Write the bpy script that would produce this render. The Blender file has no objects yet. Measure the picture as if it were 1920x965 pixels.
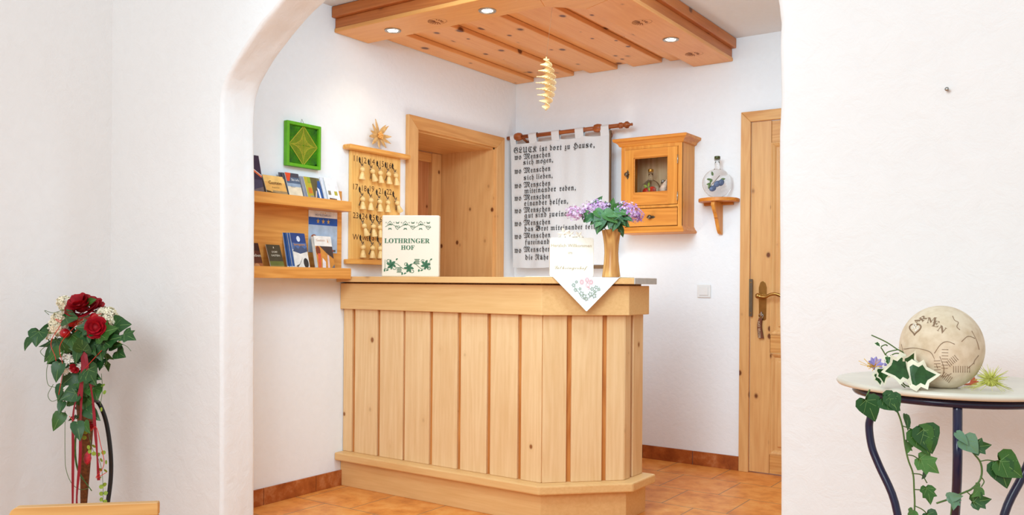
import bpy, bmesh, math, random
from mathutils import Vector, Matrix, noise as mnoise
PI = math.pi
SC = bpy.context.scene
COL = SC.collection
rnd = random.Random(7)

# ------------------------------------------------------------------ camera, world, lights, exposure
FPX, HX, HY = 1611.0, 960.0, 530.0
YAW, ROLL, CAM = math.radians(34.6), math.radians(0.45), Vector((3.40, -4.96, 1.10))
FWD = Vector((-math.sin(YAW), math.cos(YAW), 0)); RGT = Vector((math.cos(YAW), math.sin(YAW), 0)); UP = Vector((0, 0, 1))
cx = RGT * math.cos(ROLL) + UP * math.sin(ROLL); cy = UP * math.cos(ROLL) - RGT * math.sin(ROLL)
cam = bpy.data.objects.new('camera', bpy.data.cameras.new('camera'))
COL.objects.link(cam)
cam.matrix_world = Matrix(((cx.x, cy.x, -FWD.x, CAM.x), (cx.y, cy.y, -FWD.y, CAM.y), (cx.z, cy.z, -FWD.z, CAM.z), (0, 0, 0, 1)))
cam.data.sensor_fit = 'HORIZONTAL'; cam.data.sensor_width = 36.0
cam.data.lens = FPX / 1920 * 36.0; cam.data.shift_y = 47.5 / 1920; cam.data.clip_start = 0.05
SC.camera = cam

wd = bpy.data.worlds.new('world'); SC.world = wd; wd.use_nodes = True
bg = wd.node_tree.nodes['Background']; bg.inputs[0].default_value = (0.96, 0.98, 1.0, 1); bg.inputs[1].default_value = 0.72
SC.view_settings.view_transform = 'Standard'; SC.view_settings.look = 'None'
SC.view_settings.exposure = 0.0; SC.view_settings.gamma = 1.0; SC.view_settings.use_curve_mapping = False

def area(name, loc, target, size, power, color=(1, 1, 1), sy=None, spread=180):
    d = bpy.data.lights.new(name, 'AREA'); d.energy = power; d.color = color
    d.shape = 'RECTANGLE'; d.size = size; d.size_y = sy or size; d.spread = math.radians(spread)
    o = bpy.data.objects.new(name, d); COL.objects.link(o); o.location = loc
    o.rotation_euler = (Vector(target) - Vector(loc)).to_track_quat('-Z', 'Y').to_euler()
    return o
area('key_light', (2.4, -6.3, 2.35), (1.5, -1.2, 0.95), 1.5, 85, (0.82, 0.94, 1.0))  # unseen soft key light added behind the camera
area('arch_fill_light', (1.7, -3.85, 2.65), (1.15, -0.9, 0.55), 0.8, 9, (0.66, 0.87, 1.0), None, 84)  # added fill, aimed through the arch to brighten floor and low walls
area('alcove_fill_light', (1.75, -2.1, 2.5), (1.25, -0.3, 0.9), 1.5, 36, (0.54, 0.81, 1.0), 0.5)  # added fill hidden behind the arch top, brightens the alcove
area('canopy_uplight_fill', (0.65, -0.72, 0.86), (0.65, -0.78, 2.4), 0.5, 6.5, (0.98, 0.95, 0.90))  # added upward fill behind the counter, brightens the canopy underside

# ------------------------------------------------------------------ pixel rays onto the real planes of the room
def ray(px, py):
    a = (px - HX) / FPX; b = -(py - HY) / FPX
    x = a * math.cos(ROLL) - b * math.sin(ROLL); y = a * math.sin(ROLL) + b * math.cos(ROLL)
    return RGT * x + UP * y + FWD
def at(px, py, D): return CAM + ray(px, py) * D
def on(px, py, axis, v):
    d = ray(px, py); return CAM + d * ((v - CAM[axis]) / d[axis])
def onX(px, py, v=0.0): return on(px, py, 0, v)
def onY(px, py, v=0.0): return on(px, py, 1, v)

# ------------------------------------------------------------------ materials
def lin(c):
    return tuple(((x / 255) / 12.92 if x <= 10 else ((x / 255 + 0.055) / 1.055) ** 2.4) for x in c)
def rgba(c): return (*c, 1)
MATS = {}
def newmat(name, rough=0.5, spec=0.4):
    m = bpy.data.materials.new(name); m.use_nodes = True; MATS[name] = m
    nt = m.node_tree; b = nt.nodes['Principled BSDF']
    b.inputs['Roughness'].default_value = rough; b.inputs['Specular IOR Level'].default_value = spec
    return m, nt, b
def N(nt, t, **kw):
    n = nt.nodes.new(t)
    for k, v in kw.items():
        if k in n.inputs.keys(): n.inputs[k].default_value = v
        else: setattr(n, k, v)
    return n
def ramp(nt, fac, stops):
    r = nt.nodes.new('ShaderNodeValToRGB'); e = r.color_ramp.elements
    while len(e) < len(stops): e.new(0.5)
    for k, (p, c) in enumerate(stops): e[k].position = p; e[k].color = rgba(c)
    nt.links.new(fac, r.inputs[0]); return r.outputs[0]
def math_(nt, op, a, b=None):
    n = nt.nodes.new('ShaderNodeMath'); n.operation = op
    for i, v in enumerate((a, b)):
        if v is None: continue
        if isinstance(v, (int, float)): n.inputs[i].default_value = v
        else: nt.links.new(v, n.inputs[i])
    return n.outputs[0]
def mix(nt, fac, a, b, bt='MIX'):
    n = nt.nodes.new('ShaderNodeMix'); n.data_type = 'RGBA'; n.blend_type = bt
    for i, v in ((0, fac), (6, a), (7, b)):
        if isinstance(v, (int, float)): n.inputs[i].default_value = v
        elif isinstance(v, tuple): n.inputs[i].default_value = rgba(v)
        else: nt.links.new(v, n.inputs[i])
    return n.outputs[2]
def plain(name, c, rough=0.5, spec=0.4, metal=0.0, var=0.06, scale=40):
    m, nt, b = newmat(name, rough, spec); b.inputs['Metallic'].default_value = metal
    tc = N(nt, 'ShaderNodeTexCoord'); n = N(nt, 'ShaderNodeTexNoise', Scale=scale, Detail=3)
    nt.links.new(tc.outputs['Object'], n.inputs['Vector'])
    d = tuple(x * (1 - 2 * var) for x in c); l = tuple(min(1, x * (1 + var)) for x in c)
    nt.links.new(ramp(nt, n.outputs[0], [(0.3, d), (0.7, l)]), b.inputs['Base Color'])
    return m
def wood(name, light, dark, axis='Z', knots=0.0, ksz=0.14, kscale=7.0, rough=0.38, fine=1.0, spec=0.35, knotcol=None, ring_=1.0):
    m, nt, b = newmat(name, rough, spec)
    tc = N(nt, 'ShaderNodeTexCoord'); oi = N(nt, 'ShaderNodeObjectInfo')
    vm = N(nt, 'ShaderNodeVectorMath', operation='SCALE'); vm.inputs[0].default_value = (13.1, 7.7, 5.3)
    nt.links.new(oi.outputs['Random'], vm.inputs['Scale'])
    va = N(nt, 'ShaderNodeVectorMath', operation='ADD')
    nt.links.new(tc.outputs['Object'], va.inputs[0]); nt.links.new(vm.outputs[0], va.inputs[1])
    s1 = {'X': (.06, 1, 1), 'Y': (1, .06, 1), 'Z': (1, 1, .06)}[axis]
    s2 = {'X': (.75, 1, 1), 'Y': (1, .75, 1), 'Z': (1, 1, .75)}[axis]
    mp = N(nt, 'ShaderNodeMapping'); mp.inputs['Scale'].default_value = s1; nt.links.new(va.outputs[0], mp.inputs['Vector'])
    a = N(nt, 'ShaderNodeTexNoise', Scale=90.0, Detail=4, Roughness=0.6); nt.links.new(mp.outputs[0], a.inputs['Vector'])
    r = N(nt, 'ShaderNodeTexNoise', Scale=7.0, Detail=2, Distortion=0.4); nt.links.new(mp.outputs[0], r.inputs['Vector'])
    ring = math_(nt, 'MULTIPLY_ADD', math_(nt, 'SINE', math_(nt, 'MULTIPLY', r.outputs[0], 75.0)), 0.5)
    ring.node.inputs[2].default_value = 0.5
    big = N(nt, 'ShaderNodeTexNoise', Scale=2.5, Detail=2); nt.links.new(va.outputs[0], big.inputs['Vector'])
    f = math_(nt, 'ADD', math_(nt, 'MULTIPLY', a.outputs[0], 0.5 * fine), math_(nt, 'ADD', math_(nt, 'MULTIPLY', ring, 0.25 * fine * ring_), math_(nt, 'MULTIPLY', big.outputs[0], 0.35)))
    col = ramp(nt, f, [(0.22, dark), (0.82, light)])
    if knots > 0:
        mk = N(nt, 'ShaderNodeMapping'); mk.inputs['Scale'].default_value = s2; nt.links.new(va.outputs[0], mk.inputs['Vector'])
        vo = N(nt, 'ShaderNodeTexVoronoi', Scale=kscale); nt.links.new(mk.outputs[0], vo.inputs['Vector'])
        sp = N(nt, 'ShaderNodeSeparateColor'); nt.links.new(vo.outputs['Color'], sp.inputs[0])
        gate = math_(nt, 'LESS_THAN', sp.outputs[0], knots)
        size = math_(nt, 'MULTIPLY', math_(nt, 'ADD', sp.outputs[1], 0.35), ksz)
        q = math_(nt, 'DIVIDE', vo.outputs['Distance'], size)
        kc = knotcol or lin((112, 60, 28))
        core = math_(nt, 'MULTIPLY', gate, math_(nt, 'SUBTRACT', 1.0, math_(nt, 'SMOOTH_MIN', q, 1.0)))
        kf = nt.nodes.new('ShaderNodeMapRange'); kf.inputs[1].default_value = 0.0; kf.inputs[2].default_value = 0.35
        nt.links.new(core, kf.inputs[0])
        halo = math_(nt, 'MULTIPLY', gate, math_(nt, 'LESS_THAN', q, 2.0))
        col = mix(nt, math_(nt, 'MULTIPLY', halo, 0.18), col, dark)
        col = mix(nt, kf.outputs[0], col, kc)
    nt.links.new(col, b.inputs['Base Color'])
    bp = N(nt, 'ShaderNodeBump', Strength=0.06, Distance=0.002); nt.links.new(a.outputs[0], bp.inputs['Height']); nt.links.new(bp.outputs[0], b.inputs['Normal'])
    return m
def plaster(name, c, strength=0.25, scale=28):
    m, nt, b = newmat(name, 0.9, 0.15)
    tc = N(nt, 'ShaderNodeTexCoord')
    a = N(nt, 'ShaderNodeTexNoise', Scale=scale, Detail=5, Roughness=0.65, Distortion=0.5); nt.links.new(tc.outputs['Object'], a.inputs['Vector'])
    big = N(nt, 'ShaderNodeTexNoise', Scale=3.0, Detail=2); nt.links.new(tc.outputs['Object'], big.inputs['Vector'])
    h = math_(nt, 'ADD', a.outputs[0], math_(nt, 'MULTIPLY', big.outputs[0], 1.5))
    bp = N(nt, 'ShaderNodeBump', Strength=strength, Distance=0.008); nt.links.new(h, bp.inputs['Height'])
    nt.links.new(bp.outputs[0], b.inputs['Normal'])
    nt.links.new(ramp(nt, a.outputs[0], [(0.3, tuple(x * .975 for x in c)), (0.7, c)]), b.inputs['Base Color'])
    return m
def tiles(name, floor=True):
    m, nt, b = newmat(name, 0.42, 0.4)
    tc = N(nt, 'ShaderNodeTexCoord')
    mp = N(nt, 'ShaderNodeMapping'); nt.links.new(tc.outputs['Object'], mp.inputs['Vector'])
    br = N(nt, 'ShaderNodeTexBrick'); nt.links.new(mp.outputs[0], br.inputs['Vector'])
    br.inputs['Scale'].default_value = 1.0; br.inputs['Mortar Smooth'].default_value = 0.2; br.inputs['Mortar Size'].default_value = 0.0028
    mp.inputs['Location'].default_value = (-1.405 + .337 * 20, .972 + .3335 * 20, 0)
    br.inputs['Brick Width'].default_value = .337; br.inputs['Row Height'].default_value = .3335
    br.offset = 0.5; br.offset_frequency = 2
    br.inputs['Color1'].default_value = (0, 0, 0, 1); br.inputs['Color2'].default_value = (1, 1, 1, 1)
    n1 = N(nt, 'ShaderNodeTexNoise', Scale=9.0, Detail=6, Roughness=0.65); nt.links.new(tc.outputs['Object'], n1.inputs['Vector'])
    c = ramp(nt, n1.outputs[0], [(0.28, lin((196, 112, 46))), (0.5, lin((228, 146, 68))), (0.72, lin((240, 174, 98)))]) if floor else \
        ramp(nt, n1.outputs[0], [(0.3, lin((128, 58, 20))), (0.55, lin((172, 92, 40))), (0.75, lin((205, 140, 92)))])
    c = mix(nt, 0.10, c, br.outputs['Color'], 'SOFT_LIGHT')
    if floor:
        c = mix(nt, br.outputs['Fac'], c, lin((140, 112, 86)))
    nt.links.new(c, b.inputs['Base Color'])
    bp = N(nt, 'ShaderNodeBump', Strength=0.2, Distance=0.002)
    hh = math_(nt, 'SUBTRACT', math_(nt, 'MULTIPLY', n1.outputs[0], 0.4), br.outputs['Fac'] if floor else 0.0)
    nt.links.new(hh, bp.inputs['Height']); nt.links.new(bp.outputs[0], b.inputs['Normal'])
    return m
def glass(name, c=(1, 1, 1), rough=0.02, ior=1.45, thin=False):
    m, nt, b = newmat(name, rough, 0.5)
    b.inputs['Base Color'].default_value = rgba(c); b.inputs['Transmission Weight'].default_value = 1.0; b.inputs['IOR'].default_value = ior
    return m
def emit(name, c, s):
    m, nt, b = newmat(name); b.inputs['Emission Color'].default_value = rgba(c); b.inputs['Emission Strength'].default_value = s
    b.inputs['Base Color'].default_value = rgba(c); return m

WALL = plaster('white_plaster', (0.90, 0.915, 0.925)); WALLR = plaster('rough_plaster', (0.87, 0.865, 0.855), 0.45, 16)
CEIL = plaster('ceiling_plaster', (0.80, 0.80, 0.80), 0.1)
FLOOR = tiles('terracotta_tiles'); SKIRT = tiles('terracotta_skirting', False)
CL, CD = lin((240, 204, 156)), lin((218, 172, 118))
CW = wood('birch_vertical', CL, CD, 'Z', 0.45, 0.12, 10.0, ring_=.5, knotcol=lin((146, 88, 44))); CWX = wood('birch_horizontal', lin((238, 196, 138)), lin((214, 162, 100)), 'X', 0.14, 0.13, 7.0, ring_=.25)
CGR = wood('birch_groove', lin((212, 142, 74)), lin((176, 100, 42)), 'Z', 0.3, 0.12, 6.0)
PY = wood('larch_crosswise', lin((244, 182, 114)), lin((228, 152, 88)), 'Y', 0.85, 0.20, 11.0, ring_=.6)
PDK = wood('larch_cornice', lin((214, 132, 68)), lin((180, 96, 44)), 'X', 0.5, 0.18, 9.0, ring_=.5); PDKY = wood('larch_cornice_side', lin((214, 132, 68)), lin((180, 96, 44)), 'Y', 0.5, 0.18, 9.0, ring_=.5)
SH = wood('shelf_pine', lin((236, 170, 88)), lin((204, 128, 52)), 'Y', 0.15, 0.08, 5.0)
KB = wood('key_board_maple', lin((244, 196, 118)), lin((222, 162, 82)), 'Z'); KBY = wood('key_board_rail', lin((238, 176, 92)), lin((208, 136, 60)), 'Y')
DZ = wood('door_pine', lin((232, 184, 122)), lin((208, 148, 88)), 'Z', 0.8, 0.15, 11.0, ring_=.6); DX = wood('door_pine_rail', lin((226, 172, 104)), lin((196, 128, 64)), 'X', 0.3, 0.1, 6.0)
DY = wood('door_pine_lintel', lin((224, 166, 100)), lin((196, 130, 66)), 'Y', 0.4, 0.1, 5.0)
CAB = wood('cabinet_pine', lin((234, 164, 74)), lin((206, 124, 42)), 'Z', 0.05, 0.1, 5); CABX = wood('cabinet_pine_rail', lin((232, 158, 70)), lin((200, 116, 38)), 'X')
ROD = wood('walnut_rod', lin((176, 98, 50)), lin((120, 58, 24)), 'X'); RACK = wood('pale_beech', lin((226, 178, 112)), lin((202, 148, 82)), 'X')
VASEW = wood('vase_wood', lin((226, 172, 100)), lin((158, 88, 34)), 'Z', 0.2, 0.2, 10, rough=0.25)
CREAMW = wood('bleached_spruce', lin((238, 227, 211)), lin((230, 215, 194)), 'Z', ring_=.4); PEG = wood('peg_wood', lin((244, 212, 150)), lin((226, 186, 116)), 'Z')
EDEL = wood('carved_lime', lin((222, 180, 118)), lin((180, 130, 72)), 'Z')
BURNT = plain('burnt_lettering', lin((88, 44, 18)), 0.8); IRON = plain('dark_iron', lin((52, 46, 44)), 0.45, 0.5, 0.6)
NAVY = plain('navy_enamel', lin((24, 26, 62)), 0.25, 0.6); BLK = plain('black_steel', lin((18, 18, 20)), 0.3, 0.5)
BRASS = plain('aged_brass', lin((168, 126, 66)), 0.28, 0.5, 0.9); STEEL = plain('steel', lin((180, 178, 172)), 0.3, 0.5, 0.9); PEWTER = plain('pewter', lin((112, 100, 84)), 0.38, 0.5, 0.85)
WHITEP = plain('white_plastic', lin((232, 231, 228)), 0.35, 0.4, 0, 0.01); LINEN = plain('linen', lin((218, 219, 219)), 0.95, 0.1, 0, 0.03, 300)
CANVAS = plain('cream_canvas', lin((230, 216, 196)), 0.95, 0.1, 0, 0.02, 300); GREY = plain('worktop_end', lin((188, 182, 174)), 0.5, 0.3, 0, 0.05)
INK = plain('black_stitch', lin((62, 64, 66)), 0.95, 0.1); GST = plain('green_stitch', lin((72, 112, 84)), 0.95, 0.1); PST = plain('pink_stitch', lin((236, 158, 158)), 0.95, 0.1); SGR = plain('sage_stitch', lin((148, 164, 138)), 0.95, 0.1)
CARVE = plain('carved_groove', lin((184, 156, 118)), 0.9, 0.1); BROWNB = plain('brown_binding', lin((118, 92, 66)), 0.9)
GLASS = glass('clear_glass', (1, 1, 1), 0.01, 1.26); PANE = glass('cabinet_pane', (0.98, 0.95, 0.9), 0.01, 1.05)
LEAFD = plain('ivy_green', lin((44, 88, 40)), 0.42, 0.4, 0, 0.2, 60); LEAFM = plain('leaf_green', lin((60, 106, 40)), 0.42, 0.4, 0, 0.2, 60); LEAFL = plain('lime_leaf', lin((150, 176, 62)), 0.5, 0.3, 0, 0.15, 60)
LEAFV = plain('ivy_vein', lin((124, 160, 92)), 0.5, 0.3); CREAMR = plain('ivy_cream_rim', lin((240, 240, 214)), 0.5, 0.3); STEMG = plain('green_stem', lin((84, 116, 58)), 0.5); STEMB = plain('brown_stem', lin((86, 66, 44)), 0.7)
RED = plain('red_silk', lin((176, 14, 32)), 0.6, 0.3, 0, 0.2, 30); RIB = plain('burgundy_ribbon', lin((148, 10, 36)), 0.35, 0.5); REDW = plain('red_wire', lin((214, 46, 30)), 0.3, 0.5); REDB = plain('red_berry', lin((178, 16, 30)), 0.2, 0.5)
CREAMF = plain('cream_petals', lin((248, 240, 212)), 0.8, 0.2, 0, 0.05, 80); WHITEF = plain('white_blossom', lin((248, 246, 234)), 0.7); YEL = plain('yellow_centre', lin((236, 190, 60)), 0.6)
LIL1 = plain('lilac_petals', lin((214, 170, 208)), 0.7, 0.2, 0, 0.12, 120); LIL2 = plain('lilac_petals_deep', lin((186, 134, 194)), 0.7, 0.2, 0, 0.12, 120); LIL3 = plain('lilac_pale', lin((232, 204, 226)), 0.7, 0.2, 0, 0.08, 120); LILB = plain('lilac_buds', lin((188, 108, 150)), 0.7)
RUST = plain('rust_cone', lin((116, 66, 30)), 0.7, 0.3, 0, 0.25, 90)

# ------------------------------------------------------------------ mesh builder
def frame(o, x, y=None, z=None):
    """4x4 from an origin and axes"""
    x = Vector(x).normalized()
    if z is None: y = Vector(y).normalized(); z = x.cross(y).normalized(); y = z.cross(x)
    elif y is None: z = Vector(z).normalized(); y = z.cross(x).normalized(); z = x.cross(y)
    o = Vector(o)
    return Matrix(((x.x, y.x, z.x, o.x), (x.y, y.y, z.y, o.y), (x.z, y.z, z.z, o.z), (0, 0, 0, 1)))
I4 = Matrix.Identity(4)
class MB:
    def __init__(s): s.bm = bmesh.new(); s.mi = 0
    def face(s, vs):
        try:
            f = s.bm.faces.new(vs); f.material_index = s.mi; f.smooth = s.sm; return f
        except ValueError: return None
    sm = False
    def V(s, p, M=I4): return s.bm.verts.new(M @ Vector(p))
    def box(s, a, b, M=I4, bev=0.0):
        t = MB() if bev else s
        t.mi = s.mi
        x0, y0, z0 = [min(p, q) for p, q in zip(a, b)]; x1, y1, z1 = [max(p, q) for p, q in zip(a, b)]
        v = [t.V(p, M) for p in ((x0, y0, z0), (x1, y0, z0), (x1, y1, z0), (x0, y1, z0), (x0, y0, z1), (x1, y0, z1), (x1, y1, z1), (x0, y1, z1))]
        for f in ((3, 2, 1, 0), (4, 5, 6, 7), (0, 1, 5, 4), (1, 2, 6, 5), (2, 3, 7, 6), (3, 0, 4, 7)): t.face([v[i] for i in f])
        if bev:
            bmesh.ops.bevel(t.bm, geom=t.bm.edges[:], offset=bev, segments=2, profile=0.5, affect='EDGES')
            s.merge(t)
        return s
    def merge(s, t):
        me = bpy.data.meshes.new('tmp'); t.bm.to_mesh(me); n = len(s.bm.faces); s.bm.from_mesh(me); bpy.data.meshes.remove(me)
        t.bm.free()
    def prism(s, pts, a, b, M=I4, bev=0.0):
        """polygon (x,y) extruded from z=a to z=b"""
        t = MB() if bev else s
        t.mi = s.mi
        lo = [t.V((p[0], p[1], a), M) for p in pts]; hi = [t.V((p[0], p[1], b), M) for p in pts]; n = len(pts)
        t.face(lo[::-1]); t.face(hi)
        for i in range(n): t.face([lo[i], lo[(i + 1) % n], hi[(i + 1) % n], hi[i]])
        if bev:
            bmesh.ops.bevel(t.bm, geom=t.bm.edges[:], offset=bev, segments=2, profile=0.5, affect='EDGES'); s.merge(t)
        return s
    def tube(s, pts, r, n=8, cap=True):
        pts = [Vector(p) for p in pts]; rs = r if isinstance(r, (list, tuple)) else [r] * len(pts)
        up = None; rings = []
        for i, p in enumerate(pts):
            d = (pts[min(i + 1, len(pts) - 1)] - pts[max(i - 1, 0)]).normalized()
            if up is None: up = d.orthogonal().normalized()
            up = (up - d * up.dot(d)).normalized() if (up - d * up.dot(d)).length > 1e-6 else d.orthogonal().normalized()
            q = d.cross(up)
            rings.append([s.bm.verts.new(p + (up * math.cos(2 * PI * k / n) + q * math.sin(2 * PI * k / n)) * rs[i]) for k in range(n)])
        sm = s.sm; s.sm = True
        for a, b in zip(rings, rings[1:]):
            for k in range(n): s.face([a[k], a[(k + 1) % n], b[(k + 1) % n], b[k]])
        s.sm = sm
        if cap: s.face(rings[0][::-1]); s.face(rings[-1])
        return s
    def lathe(s, prof, M=I4, n=24, sx=1.0, sy=1.0, smooth=True):
        """profile [(r,z)] about z"""
        sm = s.sm; s.sm = smooth; rings = []
        for r, z in prof:
            if r < 1e-6: rings.append([s.V((0, 0, z), M)])
            else: rings.append([s.V((r * sx * math.cos(2 * PI * k / n), r * sy * math.sin(2 * PI * k / n), z), M) for k in range(n)])
        for a, b in zip(rings, rings[1:]):
            for k in range(n):
                if len(a) == 1 and len(b) == 1: continue
                if len(a) == 1: s.face([a[0], b[k], b[(k + 1) % n]][::-1])
                elif len(b) == 1: s.face([a[k], a[(k + 1) % n], b[0]])
                else: s.face([a[k], a[(k + 1) % n], b[(k + 1) % n], b[k]])
        if len(rings[0]) > 1: s.face(rings[0][::-1])
        if len(rings[-1]) > 1: s.face(rings[-1])
        s.sm = sm; return s
    def ball(s, c, r, M=I4, n=12, sz=1.0):
        pr = [(r * math.sin(PI * k / 8), -r * sz * math.cos(PI * k / 8)) for k in range(9)]
        pr[0] = (0, -r * sz); pr[-1] = (0, r * sz)
        return s.lathe(pr, M @ Matrix.Translation(c), n)
    def grid(s, fn, nu, nv):
        sm = s.sm; s.sm = True
        g = [[s.bm.verts.new(fn(i / nu, j / nv)) for j in range(nv + 1)] for i in range(nu + 1)]
        for i in range(nu):
            for j in range(nv): s.face([g[i][j], g[i + 1][j], g[i + 1][j + 1], g[i][j + 1]])
        s.sm = sm; return s
    def stroke(s, pts, w, M=I4, closed=False):
        """flat ribbon along 2-D points in M's xy plane"""
        n = len(pts); L = []; Rr = []
        for i, p in enumerate(pts):
            a = pts[(i - 1) % n] if closed else pts[max(i - 1, 0)]; b = pts[(i + 1) % n] if closed else pts[min(i + 1, n - 1)]
            dx, dy = b[0] - a[0], b[1] - a[1]; l = math.hypot(dx, dy) or 1; nx, ny = -dy / l * w / 2, dx / l * w / 2
            L.append(s.V((p[0] + nx, p[1] + ny, 0), M)); Rr.append(s.V((p[0] - nx, p[1] - ny, 0), M))
        for i in range(n if closed else n - 1):
            j = (i + 1) % n; s.face([Rr[i], Rr[j], L[j], L[i]])
        return s
    def poly(s, pts, M=I4): s.face([s.V((p[0], p[1], p[2] if len(p) > 2 else 0), M) for p in pts]); return s
    def text(s, body, M=I4, width=None, size=0.02, align='LEFT', warp=None, bold=0.0, space=1.0):
        c = bpy.data.curves.new('t', 'FONT'); c.body = body; c.size = 1.0; c.resolution_u = 2; c.offset = bold; c.space_character = space
        o = bpy.data.objects.new('t', c); COL.objects.link(o)
        dg = bpy.context.evaluated_depsgraph_get(); me = bpy.data.meshes.new_from_object(o.evaluated_get(dg))
        xs = [v.co.x for v in me.vertices] or [0]; x0, x1 = min(xs), max(xs)
        k = (width / max(1e-6, x1 - x0)) if width else size
        sh = {'LEFT': -x0, 'CENTER': -(x0 + x1) / 2, 'RIGHT': -x1}[align]
        vs = []
        for v in me.vertices:
            p = Vector(((v.co.x + sh) * k, v.co.y * k, 0)); p = M @ p
            vs.append(s.bm.verts.new(warp(p) if warp else p))
        for f in me.polygons: s.face([vs[i] for i in f.vertices])
        bpy.data.objects.remove(o); bpy.data.curves.remove(c); bpy.data.meshes.remove(me); return s
    def mesh(s, name, mats):
        bmesh.ops.recalc_face_normals(s.bm, faces=[f for f in s.bm.faces]) if getattr(s, 'fix', True) else None
        me = bpy.data.meshes.new(name); s.bm.to_mesh(me); s.bm.free()
        for m in (mats if isinstance(mats, (list, tuple)) else [mats]): me.materials.append(m)
        return me
    def build(s, name, mats, parent=None, local=False, label=None):
        if parent is not None and not local:
            bmesh.ops.translate(s.bm, vec=-root_loc(parent), verts=s.bm.verts[:])
        o = bpy.data.objects.new(name, s.mesh(name, mats)); COL.objects.link(o)
        if parent is not None: o.parent = parent
        if label: o['label'] = label
        return o
def root_loc(o):
    l = Vector(o.location)
    while o.parent: o = o.parent; l += Vector(o.location)
    return l
def tag(o, label, cat, group=None):
    o['label'] = label; o['category'] = cat
    if group: o['group'] = group
    return o
def thing(name, label, cat, loc=(0, 0, 0), group=None, M=None):
    o = bpy.data.objects.new(name, None); COL.objects.link(o); o.empty_display_size = 0.05
    if M is not None: o.matrix_world = M
    else: o.location = loc
    return tag(o, label, cat, group)
def struct(name, mb, mats, parent=None):
    o = mb.build(name, mats, parent)
    if parent is None: o['kind'] = 'structure'
    return o
def smooth(pts, n=6, closed=False):
    """Catmull-Rom through points of any dimension"""
    P = [Vector(p) for p in pts]; out = []
    m = len(P); rng = range(m if closed else m - 1)
    for i in rng:
        p1, p2 = P[i], P[(i + 1) % m]
        p0 = P[(i - 1) % m] if closed or i > 0 else p1 * 2 - p2
        p3 = P[(i + 2) % m] if closed or i + 2 < m else p2 * 2 - p1
        for k in range(n):
            t = k / n
            out.append(0.5 * ((2 * p1) + (p2 - p0) * t + (2 * p0 - 5 * p1 + 4 * p2 - p3) * t * t + (3 * p1 - p0 - 3 * p2 + p3) * t ** 3))
    if not closed: out.append(P[-1])
    return out

# ------------------------------------------------------------------ the room
YA, YI, XS, XR, ZC = -2.60, -2.42, -0.63, 2.70, 2.565      # arch wall front / back, lobby side wall, alcove right wall, ceiling
struct('floor', MB().box((-3.5, -7.5, -0.12), (6.5, 0.12, 0)), FLOOR)
struct('ceiling', MB().box((-0.35, YI, ZC), (XR + 0.2, 0.12, ZC + 0.1)), CEIL)
w = MB(); w.box((-0.5, YI, 0), (0, -1.062, ZC)).box((-0.5, -0.258, 0), (0, 0.12, ZC)).box((-0.5, -1.062, 2.012), (0, -0.258, ZC)); struct('wall_left', w, WALL)
w = MB(); w.box((-0.5, 0, 0), (1.67, 0.12, ZC)).box((1.67, 0, 2.07), (2.56, 0.12, ZC)).box((2.56, 0, 0), (XR + 0.2, 0.12, ZC)); struct('wall_back', w, WALL)
struct('wall_right', MB().box((XR, YI, 0), (XR + 0.2, 0, ZC)), WALL)
struct('wall_side', MB().box((XS - 0.2, -6.2, 0), (XS, YA, 2.9)), WALLR)
# arch wall: outline of the opening (x,z), hand-trowelled
arch = [(0.249, 0), (0.244, 0.5), (0.236, 1.3), (0.230, 1.78), (0.236, 1.90), (0.262, 1.965), (0.300, 2.012), (0.367, 2.076), (0.453, 2.146), (0.537, 2.200), (0.66, 2.27), (0.90, 2.36), (1.45, 2.43),
        (2.05, 2.37), (2.35, 2.25), (2.54, 2.08), (2.635, 1.93), (2.655, 1.84), (2.659, 1.76), (2.661, 1.3), (2.667, 0.6), (2.668, 0)]
ap = [tuple(p) for p in smooth([Vector((a, b)) for a, b in arch], 5)]
w = MB(); w.sm = False
def wob(x, z): return mnoise.noise(Vector((x * 5, z * 5, 3.1))) * 0.006
prof = [(YA, .014), (YA + .003, .008), (YA + .008, .003), (YA + .016, 0)] + [(YA + .016 + (YI - YA - .032) * k / 6, 0) for k in range(1, 6)] + [(YI - .016, 0), (YI - .008, .003), (YI - .003, .008), (YI, .014)]
rows = []
for j, (y, e) in enumerate(prof):
    row = []
    for i, (x, z) in enumerate(ap):
        a = ap[max(i - 1, 0)]; b = ap[min(i + 1, len(ap) - 1)]
        dx, dz = b[0] - a[0], b[1] - a[1]; l = math.hypot(dx, dz) or 1; nx, nz = -dz / l, dx / l
        ww = (mnoise.noise(Vector((x * 7 + 3, y * 18, z * 7))) * .7 + mnoise.noise(Vector((x * 19, y * 30, z * 19))) * .3) * 0.006
        d = e + ww
        row.append(w.V((x + nx * d, y, max(0, z + nz * d) if 0 < i < len(ap) - 1 else 0)))
    rows.append(row)
w.sm = True
for a, b in zip(rows, rows[1:]):
    for i in range(len(ap) - 1): w.face([a[i], a[i + 1], b[i + 1], b[i]])
w.sm = False
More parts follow.
